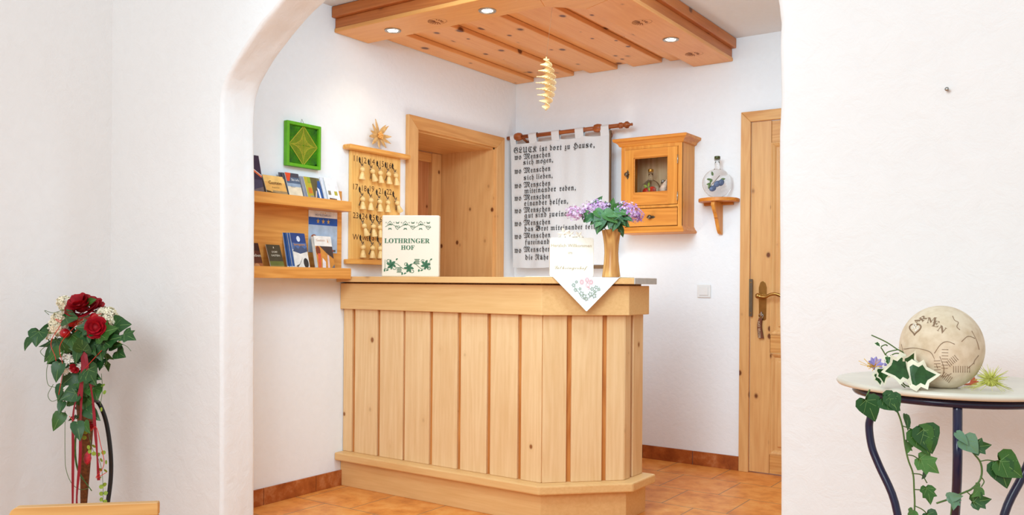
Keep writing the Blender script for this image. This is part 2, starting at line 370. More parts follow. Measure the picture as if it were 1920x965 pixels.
for row, y in ((rows[0], YA), (rows[-1], YI)):
    row = [w.bm.verts.new(r.co) for r in row]        # own edge, so the plane shades flat
    top = [w.V((r.co.x, y, 2.9)) for r in row]
    lo = w.V((XS, y, 0)); lt = w.V((XS, y, 2.9)); ro = w.V((5.2, y, 0)); rt = w.V((5.2, y, 2.9))
    k = next(i for i, p in enumerate(ap) if p[1] > 1.97); k2 = max(i for i, p in enumerate(ap) if p[1] > 1.95)
    # piers as n-gons, spandrel as strips
    w.face([lo] + [row[i] for i in range(0, k + 1)] + [w.V((XS, y, ap[k][1]))])
    w.face([w.V((XS, y, ap[k][1])), row[k], top[k], lt])
    for i in range(k, k2): w.face([row[i], row[i + 1], top[i + 1], top[i]])
    w.face([row[k2], w.V((5.2, y, ap[k2][1])), rt, top[k2]])
    w.face([row[i] for i in range(k2, len(ap))] + [ro, w.V((5.2, y, ap[k2][1]))])
struct('wall_arch', w, WALLR)
b = MB(); b.mi = 0
for y0, y1 in ((YI, -2.179), (-2.176, -1.838), (-1.835, -1.60)): b.box((0.0, y0, 0), (0.011, y1, 0.083), bev=0.0015)
struct('baseboard_left', b, SKIRT)
b = MB()
for x0, x1 in ((0.33, 0.662), (0.665, 0.997), (1.0, 1.332), (1.336, 1.622)): b.box((x0, -0.011, 0), (x1, 0, 0.083), bev=0.0015)
struct('baseboard_back', b, SKIRT)

# door in the left wall: deep pine lining, trim, panelled leaf
d1 = thing('door_1', 'pine door deep in the left wall behind the counter', 'door', (0, -0.66, 0)); d1['kind'] = 'structure'
t = MB(); Y0, Y1, y0, y1, zt, zi = -1.150, -0.168, -1.062, -0.258, 2.088, 2.010
t.prism([(Y0, 0), (y0, 0), (y0, zi), (Y0, zt)], 0, 0.026, frame((0, 0, 0), (0, 1, 0), (0, 0, 1)), bev=0.003)
t.prism([(y1, 0), (Y1, 0), (Y1, zt), (y1, zi)], 0, 0.026, frame((0, 0, 0), (0, 1, 0), (0, 0, 1)), bev=0.003)
t.build('architrave', DZ, d1)
MB().prism([(Y0, zt), (y0, zi), (y1, zi), (Y1, zt)], 0, 0.026, frame((0, 0, 0), (0, 1, 0), (0, 0, 1)), bev=0.003).build('head_trim', DY, d1)
MB().box((-0.46, y1 - 0.015, 0), (0.004, y1 + 0.004, zi)).box((-0.46, y0, 0), (0.004, y0 + 0.015, zi)).build('jamb_lining', DZ, d1)
MB().box((-0.46, y0, zi - 0.012), (0.004, y1, zi + 0.004)).build('soffit', DY, d1)
lf = MB().box((-0.49, y0 + .015, 0.005), (-0.475, y1 - .015, zi - 0.012)).build('leaf_panel', wood('door_panel_pine', lin((206, 142, 92)), lin((176, 106, 60)), 'Z', 0.5, 0.12, 8.0), d1)
for a, c in ((y0 + .015, y0 + .115), (y1 - .118, y1 - .017)): MB().box((-0.48, a, 0.005), (-0.442, c, zi - 0.014), bev=.004).build('stile', DZ, d1)
for a, c in ((1.93, zi - 0.014), (0.95, 1.05), (0.02, 0.2)): MB().box((-0.48, y0 + .115, a), (-0.446, y1 - .118, c), bev=.006).build('rail', DY, d1)

# door in the back wall
d2 = thing('door_2', 'pine door with brass handle in the back wall', 'door', (2.1, 0, 0)); d2['kind'] = 'structure'
A0, A1, B0, B1, HT, HI = 1.626, 2.61, 1.684, 2.55, 2.116, 2.055
FB = frame((0, 0, 0), (1, 0, 0), (0, 0, 1))      # x->X, y->Z, z->-Y
MB().prism([(A0, 0), (B0, 0), (B0, HI), (A0, HT)], 0, 0.022, FB, bev=.003).prism([(B1, 0), (A1, 0), (A1, HT), (B1, HI)], 0, 0.022, FB, bev=.003).build('architrave', DZ, d2)
MB().prism([(A0, HT), (B0, HI), (B1, HI), (A1, HT)], 0, 0.022, FB, bev=.003).build('head_trim', DX, d2)
MB().box((B0 + .0015, -0.006, 0.006), (1.803, 0.03, HI - .001), bev=.0015).build('stile', DZ, d2)
MB().box((B1 - .12, -0.004, 0.006), (B1 - .004, 0.03, HI - .003), bev=.002).build('stile', DZ, d2)
for a, c in ((1.925, HI - .004), (0.705, 0.812), (0.006, 0.117)): MB().box((1.804, -0.003, a), (B1 - .121, 0.03, c), bev=.002).build('rail', DX, d2)
pm = MB()
for a, c in ((0.117, 0.705), (0.812, 1.925)):
    pm.box((1.80, 0.012, a), (B1 - .12, 0.03, c)); pm.box((1.845, 0.003, a + .045), (B1 - .165, 0.03, c - .045), bev=.006)
pm.build('panel', DZ, d2)
md = MB()
for a, c in ((0.117, 0.705), (0.812, 1.925)):
    rg = []
    for u, y in ((0, -.0045), (.006, -.0055), (.010, -.002), (.016, .001), (.024, .009), (.026, .013)):
        rg.append([md.V(p) for p in ((1.8025 + u, y, a + u), (B1 - .120 - u, y, a + u), (B1 - .120 - u, y, c - u), (1.8025 + u, y, c - u))])
    for p, q in zip(rg, rg[1:]):
        for k in range(4): md.face([p[k], p[(k + 1) % 4], q[(k + 1) % 4], q[k]])
md.build('panel_moulding', DZ, d2)
sp = MB().box((1.684, -0.0255, 0.915), (1.704, -0.018, 1.133), bev=.001); sp.mi = 1
for z in (0.935, 1.113): sp.lathe([(0, .0015), (.004, .001), (.004, 0)][::-1], frame((1.694, -0.0255, z), (1, 0, 0), (0, 0, 1)), 10)
sp.build('strike_plate', [PEWTER, BRASS], d2)
hp = MB()
out = [(x, z) for x, z in [(1.738, .90), (1.747, .893), (1.772, .893), (1.781, .90)]] + [(1.783, 1.085), (1.778, 1.10)] + [(1.7595 + .017 * math.cos(a), 1.104 + .017 * math.sin(a)) for a in [PI * k / 8 for k in range(1, 8)]] + [(1.741, 1.10), (1.736, 1.085)]
hp.prism(out, 0.004, 0.009, FB, bev=.0015); handle = hp.build('handle_plate', BRASS, d2)
lv = MB(); lv.tube([(1.758, -.005, 1.036), (1.758, -.05, 1.036)], .009, 12)
lv.ball((1.745, -.05, 1.036), .016, n=14)
lv.tube(smooth([(1.742, -.05, 1.037), (1.765, -.053, 1.030), (1.79, -.052, 1.030), (1.815, -.05, 1.043), (1.845, -.048, 1.048), (1.875, -.046, 1.038), (1.89, -.045, 1.022)], 5), [.011] * 4 + [.009] * 26 + [.006], 10)
lv.build('lever', BRASS, handle)
kk = thing('key_fob', 'brown leather key fob hanging from the back door lock', 'key fob', (1.757, -.012, .93))
MB().tube([(1.757, -.004, .93), (1.757, -.022, .93)], .004, 8).box((1.753, -.024, .918), (1.761, -.021, .942)).build('key', STEEL, kk)
rr = [(1.754 + .013 * math.cos(a), -.022 + .003 * math.sin(2 * a), .918 + .013 * math.sin(a)) for a in [2 * PI * k / 20 for k in range(21)]]
MB().tube(rr, .0013, 6).build('key_ring', STEEL, kk)
LEA = plain('brown_leather', lin((112, 58, 30)), 0.5)
st = MB(); cen = smooth([(1.755, .905), (1.749, .88), (1.748, .85), (1.752, .82), (1.756, .79)], 4)
for q in (-.026, -.020):
    L1 = [(p.x - .012 - .004 * (i / 16), q, p.y) for i, p in enumerate(cen)]; L2 = [(p.x + .009 + .006 * (i / 16), q, p.y) for i, p in enumerate(cen)]
    for i in range(len(cen) - 1):
        st.face([st.V(L1[i]), st.V(L2[i]), st.V(L2[i + 1]), st.V(L1[i + 1])]); st.face([st.V((a[0], a[1] + .0025, a[2])) for a in (L1[i], L1[i + 1], L2[i + 1], L2[i])])
strap = st.build('strap', LEA, kk)
MB().text('BESTER OPA', frame((1.7555, -.0275, .792), (-.05, 0, 1), (-1, 0, -.05)), width=.098).build('lettering', plain('pale_print', lin((226, 196, 160)), .8), strap)

# ------------------------------------------------------------------ reception counter
ct = thing('reception_counter', 'birch reception counter with vertical boards and a chamfered corner', 'counter', (0.8, -1.42, 0))
def plan(off, left=0.002, back=-1.166):        # front outline, offset outwards from the boards' face
    k = off * math.tan(PI / 8)
    return [(left, -1.642 - off), (1.282 + k, -1.642 - off), (1.562 + off, -1.362 - k), (1.562 + off, back + off * .3), (left, back + off * .3)]
MB().prism(plan(-.014), 0.0, 1.098).build('carcass', CGR, ct)
MB().prism(plan(.013), 0.0, 0.135, bev=.002).build('plinth', CWX, ct)
MB().prism(plan(.060), 0.142, 0.184, bev=.007).build('foot_rail', CWX, ct)
MB().prism(plan(.024), 0.953, 1.0905, bev=.003).build('frieze', CWX, ct)
wt = MB(); wp = plan(.055); wt.prism(wp, 1.098, 1.127, bev=.002)
wt.build('worktop', CWX, ct)
MB().prism([(wp[2][0] - .004, wp[2][1] - .001), (wp[2][0] + .003, wp[2][1] + .003), (wp[3][0] + .003, wp[3][1]), (wp[3][0] - .004, wp[3][1])], 1.0985, 1.1265).build('worktop_edge_band', GREY, ct, label='grey end edge of the worktop')
def boards(p0, p1, spans):
    d = Vector(p1) - Vector(p0); ln = d.length; u = d.normalized()
    F = frame((p0[0], p0[1], 0), (u.x, u.y, 0), z=(u.y, -u.x, 0))   # z outward
    for a, c in spans:
        m = MB(); m.box((a, 0.184, -.018), (c, 0.955, 0), F, bev=.0035); m.build('board', CW, ct)
def xf(px): return onY(px, 720, -1.642).x
fr = [(643, 659.5), (664.8, 706.7), (711.5, 754.9), (758.7, 804.5), (810.3, 857), (863.3, 912.4), (919.1, 970.2), (976.9, 1015.6)]
boards((0, -1.642), (1.282, -1.642), [(max(.004, xf(a)), min(1.279, xf(c))) for a, c in fr])
boards((1.282, -1.642), (1.562, -1.362), [(.004, .117), (.140, .287), (.308, .395)])
boards((1.562, -1.362), (1.562, -1.166), [(.0, .060), (.085, .19)])

# ------------------------------------------------------------------ wooden ceiling canopy with downlights
cp = thing('wooden_canopy', 'larch ceiling canopy with boards and carved rosettes above the counter', 'canopy', (0.8, -0.9, 2.43))
def cplan(off): k = off * math.tan(PI / 8); return [(0.002, -1.725 - off), (1.27 + k, -1.725 - off), (1.568 + off, -1.427 - k), (1.568 + off, -.002)]
IN = [(1.318, -.002), (1.318, -1.33), (1.17, -1.468), (0.002, -1.468)]
bv = .004
def beam(z0, z1, off, name, mats, inner=IN):
    o = cplan(off)
    k = [(o[0], o[1], inner[2], inner[3]), (o[1], o[2], inner[1], inner[2]), (o[2], o[3], inner[0], inner[1])]
    for i, q in enumerate(k): MB().prism(q, z0, z1, bev=bv).build(name, mats[i], cp)
PXF = wood('larch_beam', lin((244, 182, 106)), lin((226, 152, 80)), 'X', 0.12, 0.14, 7.0, ring_=.5); PYF = wood('larch_beam_side', lin((244, 180, 110)), lin((226, 150, 84)), 'Y', 0.2, 0.16, 8.0, ring_=.5)
beam(2.430, 2.452, 0, 'light_beam', [PXF, PXF, PYF]); beam(2.452, 2.505, -.006, 'fascia', [PDK, PDK, PDKY])
beam(2.505, 2.563, .020, 'cornice', [PDK, PDK, PDKY])
brd = [(.003, .152), (.308, .472), (.594, .799), (.909, 1.110), (1.165, 1.30)]
def yfront(x): return -1.47 if x < 1.17 else -1.33
MB().prism([(.002, -1.47), (1.17, -1.47), (1.32, -1.33), (1.32, -.002), (.002, -.002)], 2.514, 2.54).build('backing_panel', PY, cp)
for a, c in brd: MB().box((a, yfront(a), 2.486), (c, -.004, 2.513), bev=.004).build('ceiling_board', PY, cp)
for x, y, s in ((.59, -1.575, 1), (1.455, -.995, 1), (1.44, -.285, 1)):
    m = MB(); M = frame((x, y, 2.4297), (.823, .568, 0), z=(0, 0, -1)) if False else frame((x, y, 2.4292), (1, 0, 0), z=(0, 0, -1))
    for k in range(9):
        a = PI * (.62 + .76 * k / 8); r0, r1 = .012, .05
        m.stroke([(r0 * math.cos(a), r0 * math.sin(a)), (r1 * math.cos(a), r1 * math.sin(a))], .0042, M)
    for k in range(5): 
        a = PI * (-.30 + .6 * k / 4); m.stroke([(.014 * math.cos(a), .02 * math.sin(a)), (.03 * math.cos(a), .035 * math.sin(a))], .006, M)
    m.stroke([(.052 * math.cos(a), .042 * math.sin(a)) for a in [2 * PI * k / 28 for k in range(28)]], .0015, M, True)
    m.build('carved_rosette', plain('carved_larch', lin((150, 84, 38)), .8), cp)
BULB = emit('lamp_bulb', (1.0, 0.86, 0.62), 30)
for i, (x, y, lab) in enumerate(((.294, -1.585, 'lit recessed downlight nearest the left end of the canopy'), (.907, -1.577, 'lit recessed downlight in the middle of the canopy front beam'), (1.45, -.632, 'lit recessed downlight in the right side beam of the canopy'))):
    dl = thing('recessed_downlight', lab, 'lamp', (x, y, 2.425), 'canopy downlights')
    m = MB(); M = Matrix.Translation((x, y, 0)); m.lathe([(.032, 2.4295), (.044, 2.4295), (.043, 2.425), (.033, 2.4245), (.032, 2.4275)], M, 24); m.build('trim_ring', STEEL, dl)
    MB().lathe([(0, 2.4265), (.02, 2.4265), (.031, 2.428), (.031, 2.4298)][::-1], M, 20).build('bulb', BULB, dl)
    l = bpy.data.lights.new('downlight_beam', 'SPOT'); l.energy = 5; l.color = (1, .80, .55); l.spot_size = math.radians(120); l.spot_blend = .8; l.shadow_soft_size = .03
    lo = bpy.data.objects.new('downlight_beam', l); COL.objects.link(lo); lo.location = (x, y, 2.42)

# ------------------------------------------------------------------ brochure rack on the left wall
rk = thing('brochure_rack', 'pine wall rack with two lipped shelves of brochures', 'rack', (0, -2.05, 1.11))
RY0, RY1 = -2.415, -1.705
MB().box((0, RY0, 1.14), (0.018, RY1 + .03, 1.585), bev=.002).build('back_board', SH, rk)
for z0, z1 in ((1.469, 1.522), (1.114, 1.170)):
    MB().box((.103, RY0, z0), (.122, RY1, z1), bev=.002).build('front_lip', SH, rk)
    MB().box((.018, RY0, z0), (.103, RY1 + .01, z0 + .016)).build('shelf_floor', SH, rk)

# ------------------------------------------------------------------ brochures: leaning, printed covers
def sky(c): return plain('print_%d_%d_%d' % c, lin(c), .35, .4, 0, .08, 30)
PR = {}
def ink(c):
    if c not in PR: PR[c] = sky(c)
    return PR[c]
def brochure(name, label, yl, yr, zt, zb, art, xt=.034, xb=.088, th=.004, group=None, cat='brochure', edge=(232, 230, 224), text=()):
    """art: list of (colour, polygon in cover units 0..1); the first fills the cover"""
    base = Vector((xb, yl, zb)); up = Vector((xt - xb, 0, zt - zb)); H = up.length
    M = frame(base, (0, 1, 0), up); W = yr - yl
    tg = thing(name, label, cat, M=M, group=group)
    m = MB(); m.box((0, 0, -th), (W, H, 0)); m.build('pages', ink(edge), tg, local=True)
    cols = []; m = MB()
    for k, (c, pts) in enumerate(art):
        if c not in cols: cols.append(c)
        m.mi = cols.index(c)
        m.poly([(x * W, y * H, .0002 + .00012 * k) for x, y in pts])
    for c, s, x, y, wd in text:
        if c not in cols: cols.append(c)
        m.mi = cols.index(c); m.text(s, Matrix.Translation((x * W, y * H, .0022)), width=wd * W)
    m.fix = False
    m.build('cover', [ink(c) for c in cols], tg, local=True)
    return tg
FULL = [(0, 0), (1, 0), (1, 1), (0, 1)]
def rect(a, b, c, d): return [(a, b), (c, b), (c, d), (a, d)]
def circ(x, y, rx, ry, n=16): return [(x + rx * math.cos(2 * PI * k / n), y + ry * math.sin(2 * PI * k / n)) for k in range(n)]
ZU, ZL = 1.486, 1.131
G1 = 'leaflets on the upper rack shelf'; G2 = 'leaflets on the lower rack shelf'
brochure('brochure', 'tall dark blue brochure with orange arc at the left end of the upper shelf', -2.36, -2.244, 1.703, ZU, [((52, 40, 66), FULL), ((70, 66, 90), rect(0, .2, 1, .45)), ((120, 104, 104), [(0, .12), (1, .2), (1, .3), (.5, .22), (0, .3)]), ((214, 180, 150), rect(0, 0, 1, .14)), ((232, 110, 60), [(0, .78), (.5, .66), (.98, .50), (1, .54), (.5, .71), (0, .82)]), ((230, 210, 200), [(.55, .69), (1, .54), (1, .56), (.6, .70)])], group=G1)
GA = [((238, 178, 96), FULL), ((250, 200, 120), rect(0, .75, 1, 1)), ((120, 96, 66), rect(0, .0, 1, .36)), ((84, 64, 36), [(0, 0), (0, .42), (.2, .38), (.5, .18), (1, .0)]), ((170, 140, 100), [(.3, .36), (1, .3), (1, .42), (.3, .42)])]
for k, xo in ((2, .0), (1, .0)):
    brochure('brochure', 'dark-edged copy of the sunset leaflet, %s it' % ('second behind' if k == 2 else 'directly behind'), -2.223 - .012 * k, -2.100 - .012 * k, 1.612, ZU, [((92, 66, 48), FULL)], xt=.034 - .007 * k, xb=.088 - .010 * k, group=G1, edge=(92, 66, 48))
brochure('brochure', 'orange sunset leaflet with a dark mountain slope on the upper shelf', -2.221, -2.092, 1.616, ZU, GA, group=G1, text=[((80, 60, 44), 'Gastein', .2, .66, .6), ((110, 84, 60), 'Bergsommer', .3, .52, .35)])
for k in (2, 1):
    brochure('brochure', 'grey-blue edged copy of the ski leaflet, %s it' % ('second behind' if k == 2 else 'directly behind'), -2.085 - .012 * k, -1.998 - .012 * k, 1.640, ZU, [((84, 82, 92), FULL)], xt=.034 - .007 * k, xb=.088 - .010 * k, group=G1, edge=(96, 92, 98))
brochure('brochure', 'pale blue ski leaflet with a red corner triangle', -2.083, -1.996, 1.642, ZU, [((236, 220, 190), FULL), ((150, 170, 190), rect(0, .55, 1, .72)), ((84, 104, 128), rect(0, .66, 1, 1)), ((70, 72, 84), rect(.3, .86, 1, 1)), ((230, 84, 50), [(0, 1), (.42, 1), (.22, .72), (.04, .72)]), ((110, 110, 112), [(.2, 0), (.8, .2), (1, .12), (1, 0)]), ((196, 50, 40), circ(.62, .08, .14, .06))], group=G1, text=[((244, 244, 240), 'Ski info', .35, .74, .6), ((80, 110, 150), 'Winter', .2, .52, .35)])
brochure('brochure', 'grey edged copy directly behind the green panorama leaflet', -1.982, -1.876, 1.634, ZU, [((150, 150, 160), FULL)], xt=.028, xb=.079, group=G1, edge=(160, 160, 170))
brochure('brochure', 'green and blue panorama leaflet with small photos', -1.962, -1.857, 1.634, ZU, [((112, 106, 70), FULL), ((190, 174, 60), rect(0, .0, .42, 1)), ((150, 168, 60), rect(.2, .78, .6, 1)), ((96, 90, 62), rect(.4, .3, .8, 1)), ((46, 92, 156), [(.66, 0), (1, 0), (1, .9), (.84, .9), (.62, .4)]), ((216, 120, 54), rect(.12, .42, .36, .62)), ((160, 150, 140), rect(.16, .1, .4, .34)), ((220, 200, 190), [(.42, .2), (.56, .3), (.66, .52), (.6, .54)]), ((236, 240, 246), [(.76, .05), (.86, .05), (.84, .6), (.72, .66)])], group=G1)
brochure('brochure', 'white copy directly behind the white photo leaflet', -1.845, -1.763, 1.643, ZU, [((226, 228, 236), FULL)], xt=.027, xb=.078, group=G1, edge=(222, 224, 232))
brochure('brochure', 'white leaflet with small photos at the right end of the upper shelf', -1.824, -1.738, 1.643, ZU, [((246, 246, 248), FULL), ((150, 140, 110), rect(.1, .42, .32, .56)), ((190, 180, 70), rect(.6, .42, .84, .56)), ((130, 96, 76), [(.02, .0), (.7, .0), (.7, .3), (.1, .32)]), ((226, 210, 196), circ(.3, .14, .16, .08)), ((160, 60, 50), circ(.62, .04, .12, .05))], group=G1)
ZLb = 1.133
brochure('brochure', 'red-brown brochure at the left end of the lower shelf', -2.33, -2.243, 1.282, ZLb, [((96, 44, 26), FULL), ((60, 28, 20), rect(0, .75, 1, 1)), ((170, 96, 50), rect(0, .05, 1, .35)), ((210, 150, 100), circ(.6, .22, .2, .12))], group=G2, text=[((236, 226, 210), 'Erleben', .25, .55, .72)])
brochure('brochure', 'dark olive leaflet with a pale two-line title on the lower shelf', -2.197, -2.112, 1.278, ZLb, [((74, 66, 48), FULL), ((108, 112, 50), rect(0, .3, 1, .44)), ((134, 124, 70), rect(0, .02, 1, .3)), ((170, 160, 110), circ(.5, .16, .3, .08)), ((226, 216, 190), [(.46, .88), (.5, .95), (.54, .88)])], group=G2, text=[((236, 228, 206), 'DORF', .3, .72, .4), ((236, 228, 206), 'GASTEIN', .2, .60, .62)])
for k in (3, 2, 1):
    brochure('brochure', 'blue copy of the snow leaflet, %s it' % {1: 'directly behind', 2: 'second behind', 3: 'rearmost behind'}[k], -2.050 - .010 * k, -1.955 - .010 * k, 1.342, ZLb, [((50, 84, 140), FULL), ((210, 214, 220), rect(0, .0, 1, .2))], xt=.036 - .0055 * k, xb=.088 - .007 * k, group=G2, edge=((60, 86, 130), (226, 228, 230))[k % 2])
brochure('brochure', 'blue sky and snow mountain leaflet on the lower shelf', -2.047, -1.952, 1.343, ZLb, [((236, 230, 220), FULL), ((44, 70, 130), rect(0, .66, 1, 1)), ((84, 110, 160), rect(0, .6, 1, .76)), ((70, 84, 116), [(0, .56), (.2, .68), (.4, .62), (.6, .70), (.85, .62), (1, .67), (1, .56), (.5, .5)]), ((226, 232, 244), circ(.5, .86, .12, .07)), ((84, 76, 70), [(.05, .2), (.35, .26), (.6, .42), (.45, .3), (.2, .18)]), ((52, 48, 46), circ(.78, .28, .17, .12))], group=G2, text=[((236, 160, 50), 'Sportgastein', .12, .70, .76)])
hs = brochure('award_card', 'pale blue card with blue band and three stars against the rack back board', -1.912, -1.711, 1.468, 1.250, [((176, 194, 214), FULL), ((240, 240, 242), rect(0, .84, 1, 1)), ((28, 84, 172), rect(0, .66, 1, .84)), ((206, 60, 56), rect(.74, .03, .86, .08)), ((90, 96, 90), rect(.86, .03, .94, .08)), ((170, 96, 66), circ(.18, .36, .1, .07))] +
    [((206, 166, 84), [(.32 + .18 * k + (.062 if j % 2 == 0 else .026) * math.sin(PI * j / 5), .75 + (.068 if j % 2 == 0 else .028) * math.cos(PI * j / 5)) for j in range(10)]) for k in range(3)] + [((206, 166, 84), [(.42 + .07 * k + (.022 if j % 2 == 0 else .01) * math.sin(PI * j / 5), .955 + (.022 if j % 2 == 0 else .01) * math.cos(PI * j / 5)) for j in range(10)]) for k in range(3)],
    xt=.0205, xb=.0205, th=.0016, cat='card', text=[((110, 120, 150), 'HOTELSTARS.EU', .22, .875, .55)])
brochure('brochure', 'copy directly behind the orange hall leaflet', -1.912, -1.796, 1.330, ZLb, [((200, 190, 180), FULL)], xt=.040, xb=.083, group=G2, edge=(196, 190, 184))
brochure('brochure', 'white topped leaflet with orange hall photo on the lower shelf', -1.900, -1.782, 1.335, ZLb, [((244, 238, 228), FULL), ((212, 140, 60), rect(0, 0, 1, .74)), ((76, 60, 56), [(.25, .74), (1, .74), (1, .42), (.62, .56)]), ((120, 110, 110), [(.45, 0), (1, 0), (1, .28)]), ((130, 60, 36), circ(.14, .62, .13, .12)), ((220, 96, 60), [(.04, .12), (.2, .2), (.28, .55), (.1, .55)]), ((236, 224, 222), [(.22, .0), (.42, .0), (.5, .34), (.34, .44)]), ((226, 196, 190), [(.58, .12), (.7, .12), (.74, .5), (.64, .52)]), ((226, 150, 60), [(.74, .84), (.77, .94), (.80, .84)])], xt=.046, group=G2, text=[((214, 180, 160), 'Gastein', .1, .86, .5)])

# ------------------------------------------------------------------ string art picture
sa = thing('string_art_picture', 'green string art square with a yellow diamond on the left wall', 'picture', (0, -1.95, 1.79), M=frame((0.004, -1.951, 1.793), (0, 1, 0), (0, 0.0, 1)))
S = .113; m = MB(); GR = plain('lime_green', lin((98, 172, 24)), .6); GRD = plain('green_felt', lin((84, 160, 20)), .9, .1, 0, .15, 30)
m.box((-S + .012, -S + .012, 0), (S - .012, S - .012, .012)); m.build('panel', GRD, sa, local=True)
m = MB()
for a, b in (((-S, -S), (-S + .016, S)), ((S - .016, -S), (S, S)), ((-S + .016, -S), (S - .016, -S + .016)), ((-S + .016, S - .016), (S - .016, S))): m.box((*a, 0), (*b, .026), bev=.002)
m.build('frame', GR, sa, local=True)
m = MB(); q = S - .02
for cx_, cy_ in ((-q, -q), (q, -q), (q, q), (-q, q)):
    for k in range(11):
        t_ = -q + 2 * q * k / 10
        for e in ((-cx_, t_), (t_, -cy_)): m.stroke([(cx_, cy_), e], .0011, Matrix.Translation((0, 0, .0145)))
m.build('dark_threads', plain('dark_green_thread', lin((48, 108, 22)), .7), sa, local=True)
m = MB(); R_ = q * 1.0
for k in range(15):
    f = k / 14
    for sx in (-1, 1):
        for sy in (-1, 1): m.stroke([(sx * R_ * (1 - f), 0), (0, sy * R_ * 1.05 * (f if k else .0) + sy * .0)] if False else [(sx * R_ * f, 0), (0, sy * R_ * 1.08 * f)], .0012 if k < 14 else .003, Matrix.Translation((0, 0, .018)))
for k in range(1, 14):
    x = R_ * (k / 14)
    for sx in (-1, 1):
        m.stroke([(sx * x, 0), (0, R_ * 1.08 * (1 - k / 14) )], .0008, Matrix.Translation((0, 0, .0175))); m.stroke([(sx * x, 0), (0, -R_ * 1.08 * (1 - k / 14))], .0008, Matrix.Translation((0, 0, .0175)))
m.build('yellow_threads', plain('yellow_thread', lin((196, 186, 52)), .7), sa, local=True)
MB().tube([(-.012, S - .002, .008), (0, S + .024, .004), (.012, S - .002, .008)], .001, 6).build('hanging_wire', IRON, sa, local=True)

# ------------------------------------------------------------------ key board with hooks, numbers, wooden key fobs
kb = thing('key_board', 'maple key board with numbered hooks on the left wall', 'board', (0, -1.40, 1.22))
KX = .022
MB().box((.002, -1.612, 1.222), (KX, -1.215, 1.815), bev=.003).build('panel', KB, kb)
MB().box((.002, -1.66, 1.815), (.062, -1.168, 1.842), bev=.008).build('top_ledge', KBY, kb)
MB().prism([(.002, -1.645), (.026, -1.645), (.05, -1.55), (.058, -1.42), (.05, -1.28), (.026, -1.185), (.002, -1.185)], 1.196, 1.222, bev=.004).build('bottom_ledge', KBY, kb)
hooks = [('11', 674, 299, 668.5, 297.5), ('12', 691, 303, 684.5, 301), ('14', 707, 306, 700, 303.5), ('15', 722.7, 308.5, 717.5, 307.5), ('16', 735.8, 311, 731.5, 310.5),
         ('17', 674, 354.6, 668.5, 350.5), ('18', 690, 357, 684.5, 353.5), ('19', 706, 359.6, 699, 354.5), ('21', 722, 361.4, 715.5, 358.5), ('22', 737, 363, 731, 360),
         ('23', 675, 405, 668.5, 404), ('24', 693.6, 406, 685.5, 406), ('25', 706, 408, 699.5, 408), ('26', 721, 411, 713, 411),
         ('W', 675.3, 445, 668.5, 444.5), ('WE', 693, 446.5, 686.5, 446), ('S1', 707.8, 447.5, 703, 446)]
nm = MB(); FK = lambda p: frame((KX + .0006, p.y, p.z), (0, 1, 0), (0, 0, 1))
for s, hx_, hy_, nx_, ny_ in hooks:
    p = onX(nx_, ny_ + 5.0, KX); nm.text(s, FK(p + Vector((0, -.007, 0))), size=.046 if len(s) < 2 or s[0] != 'W' else .034, align='CENTER')
nm.build('numbers', BURNT, kb)
FOB = 'wooden doll key fobs on the key board'
def keyfob(num, p, tilt, side, first=[None]):
    """p: point under the hook"""
    M = frame(p, (0, math.cos(tilt), math.sin(tilt)), (0, -math.sin(tilt), math.cos(tilt)))
    t_ = thing('key_fob', 'wooden doll key fob hanging on the hook under %s' % num, 'key fob', M=M, group=FOB)
    if first[0] is None:
        m = MB(); MR = Matrix.Rotation(-PI / 2, 4, 'X')
        # local y is up: doll = cone skirt, round head
        m.lathe([(0, -.078), (.018, -.078), (.018, -.074), (.0085, -.038), (.0055, -.034), (0, -.0335)], MR.inverted() @ Matrix.Identity(4) if False else Matrix.Rotation(-PI / 2, 4, 'X') @ I4, 16)
        m.ball((0, 0, -.0215), .0145, Matrix.Rotation(-PI / 2, 4, 'X'), 14)
        rg = MB().tube([(.0085 * math.sin(a), -.004 + .0085 * math.cos(a), 0.001 * math.sin(2 * a)) for a in [2 * PI * k / 16 for k in range(17)]], .0009, 6)
        ky = MB(); M2 = Matrix.Translation((0, -.006, -.006)) @ Matrix.Rotation(.38, 4, 'Z')
        ky.lathe([(0, -.0009), (.0085, -.0009), (.0085, .0009), (0, .0009)], M2 @ Matrix.Translation((0, -.008, 0)), 14, smooth=False)
        ky.box((-.0022, -.055, -.0009), (.0022, -.014, .0009), M2); ky.box((.002, -.055, -.0009), (.006, -.048, .0009), M2); ky.box((.002, -.045, -.0009), (.005, -.040, .0009), M2)
        first[0] = (m.mesh('doll', PEG), rg.mesh('ring', STEEL), ky.mesh('key', PEWTER))
    for nme, me in zip(('doll', 'ring', 'key'), first[0]):
        o = bpy.data.objects.new(nme, me); COL.objects.link(o); o.parent = t_
        if nme == 'key' and side < 0: o.scale.x = -1
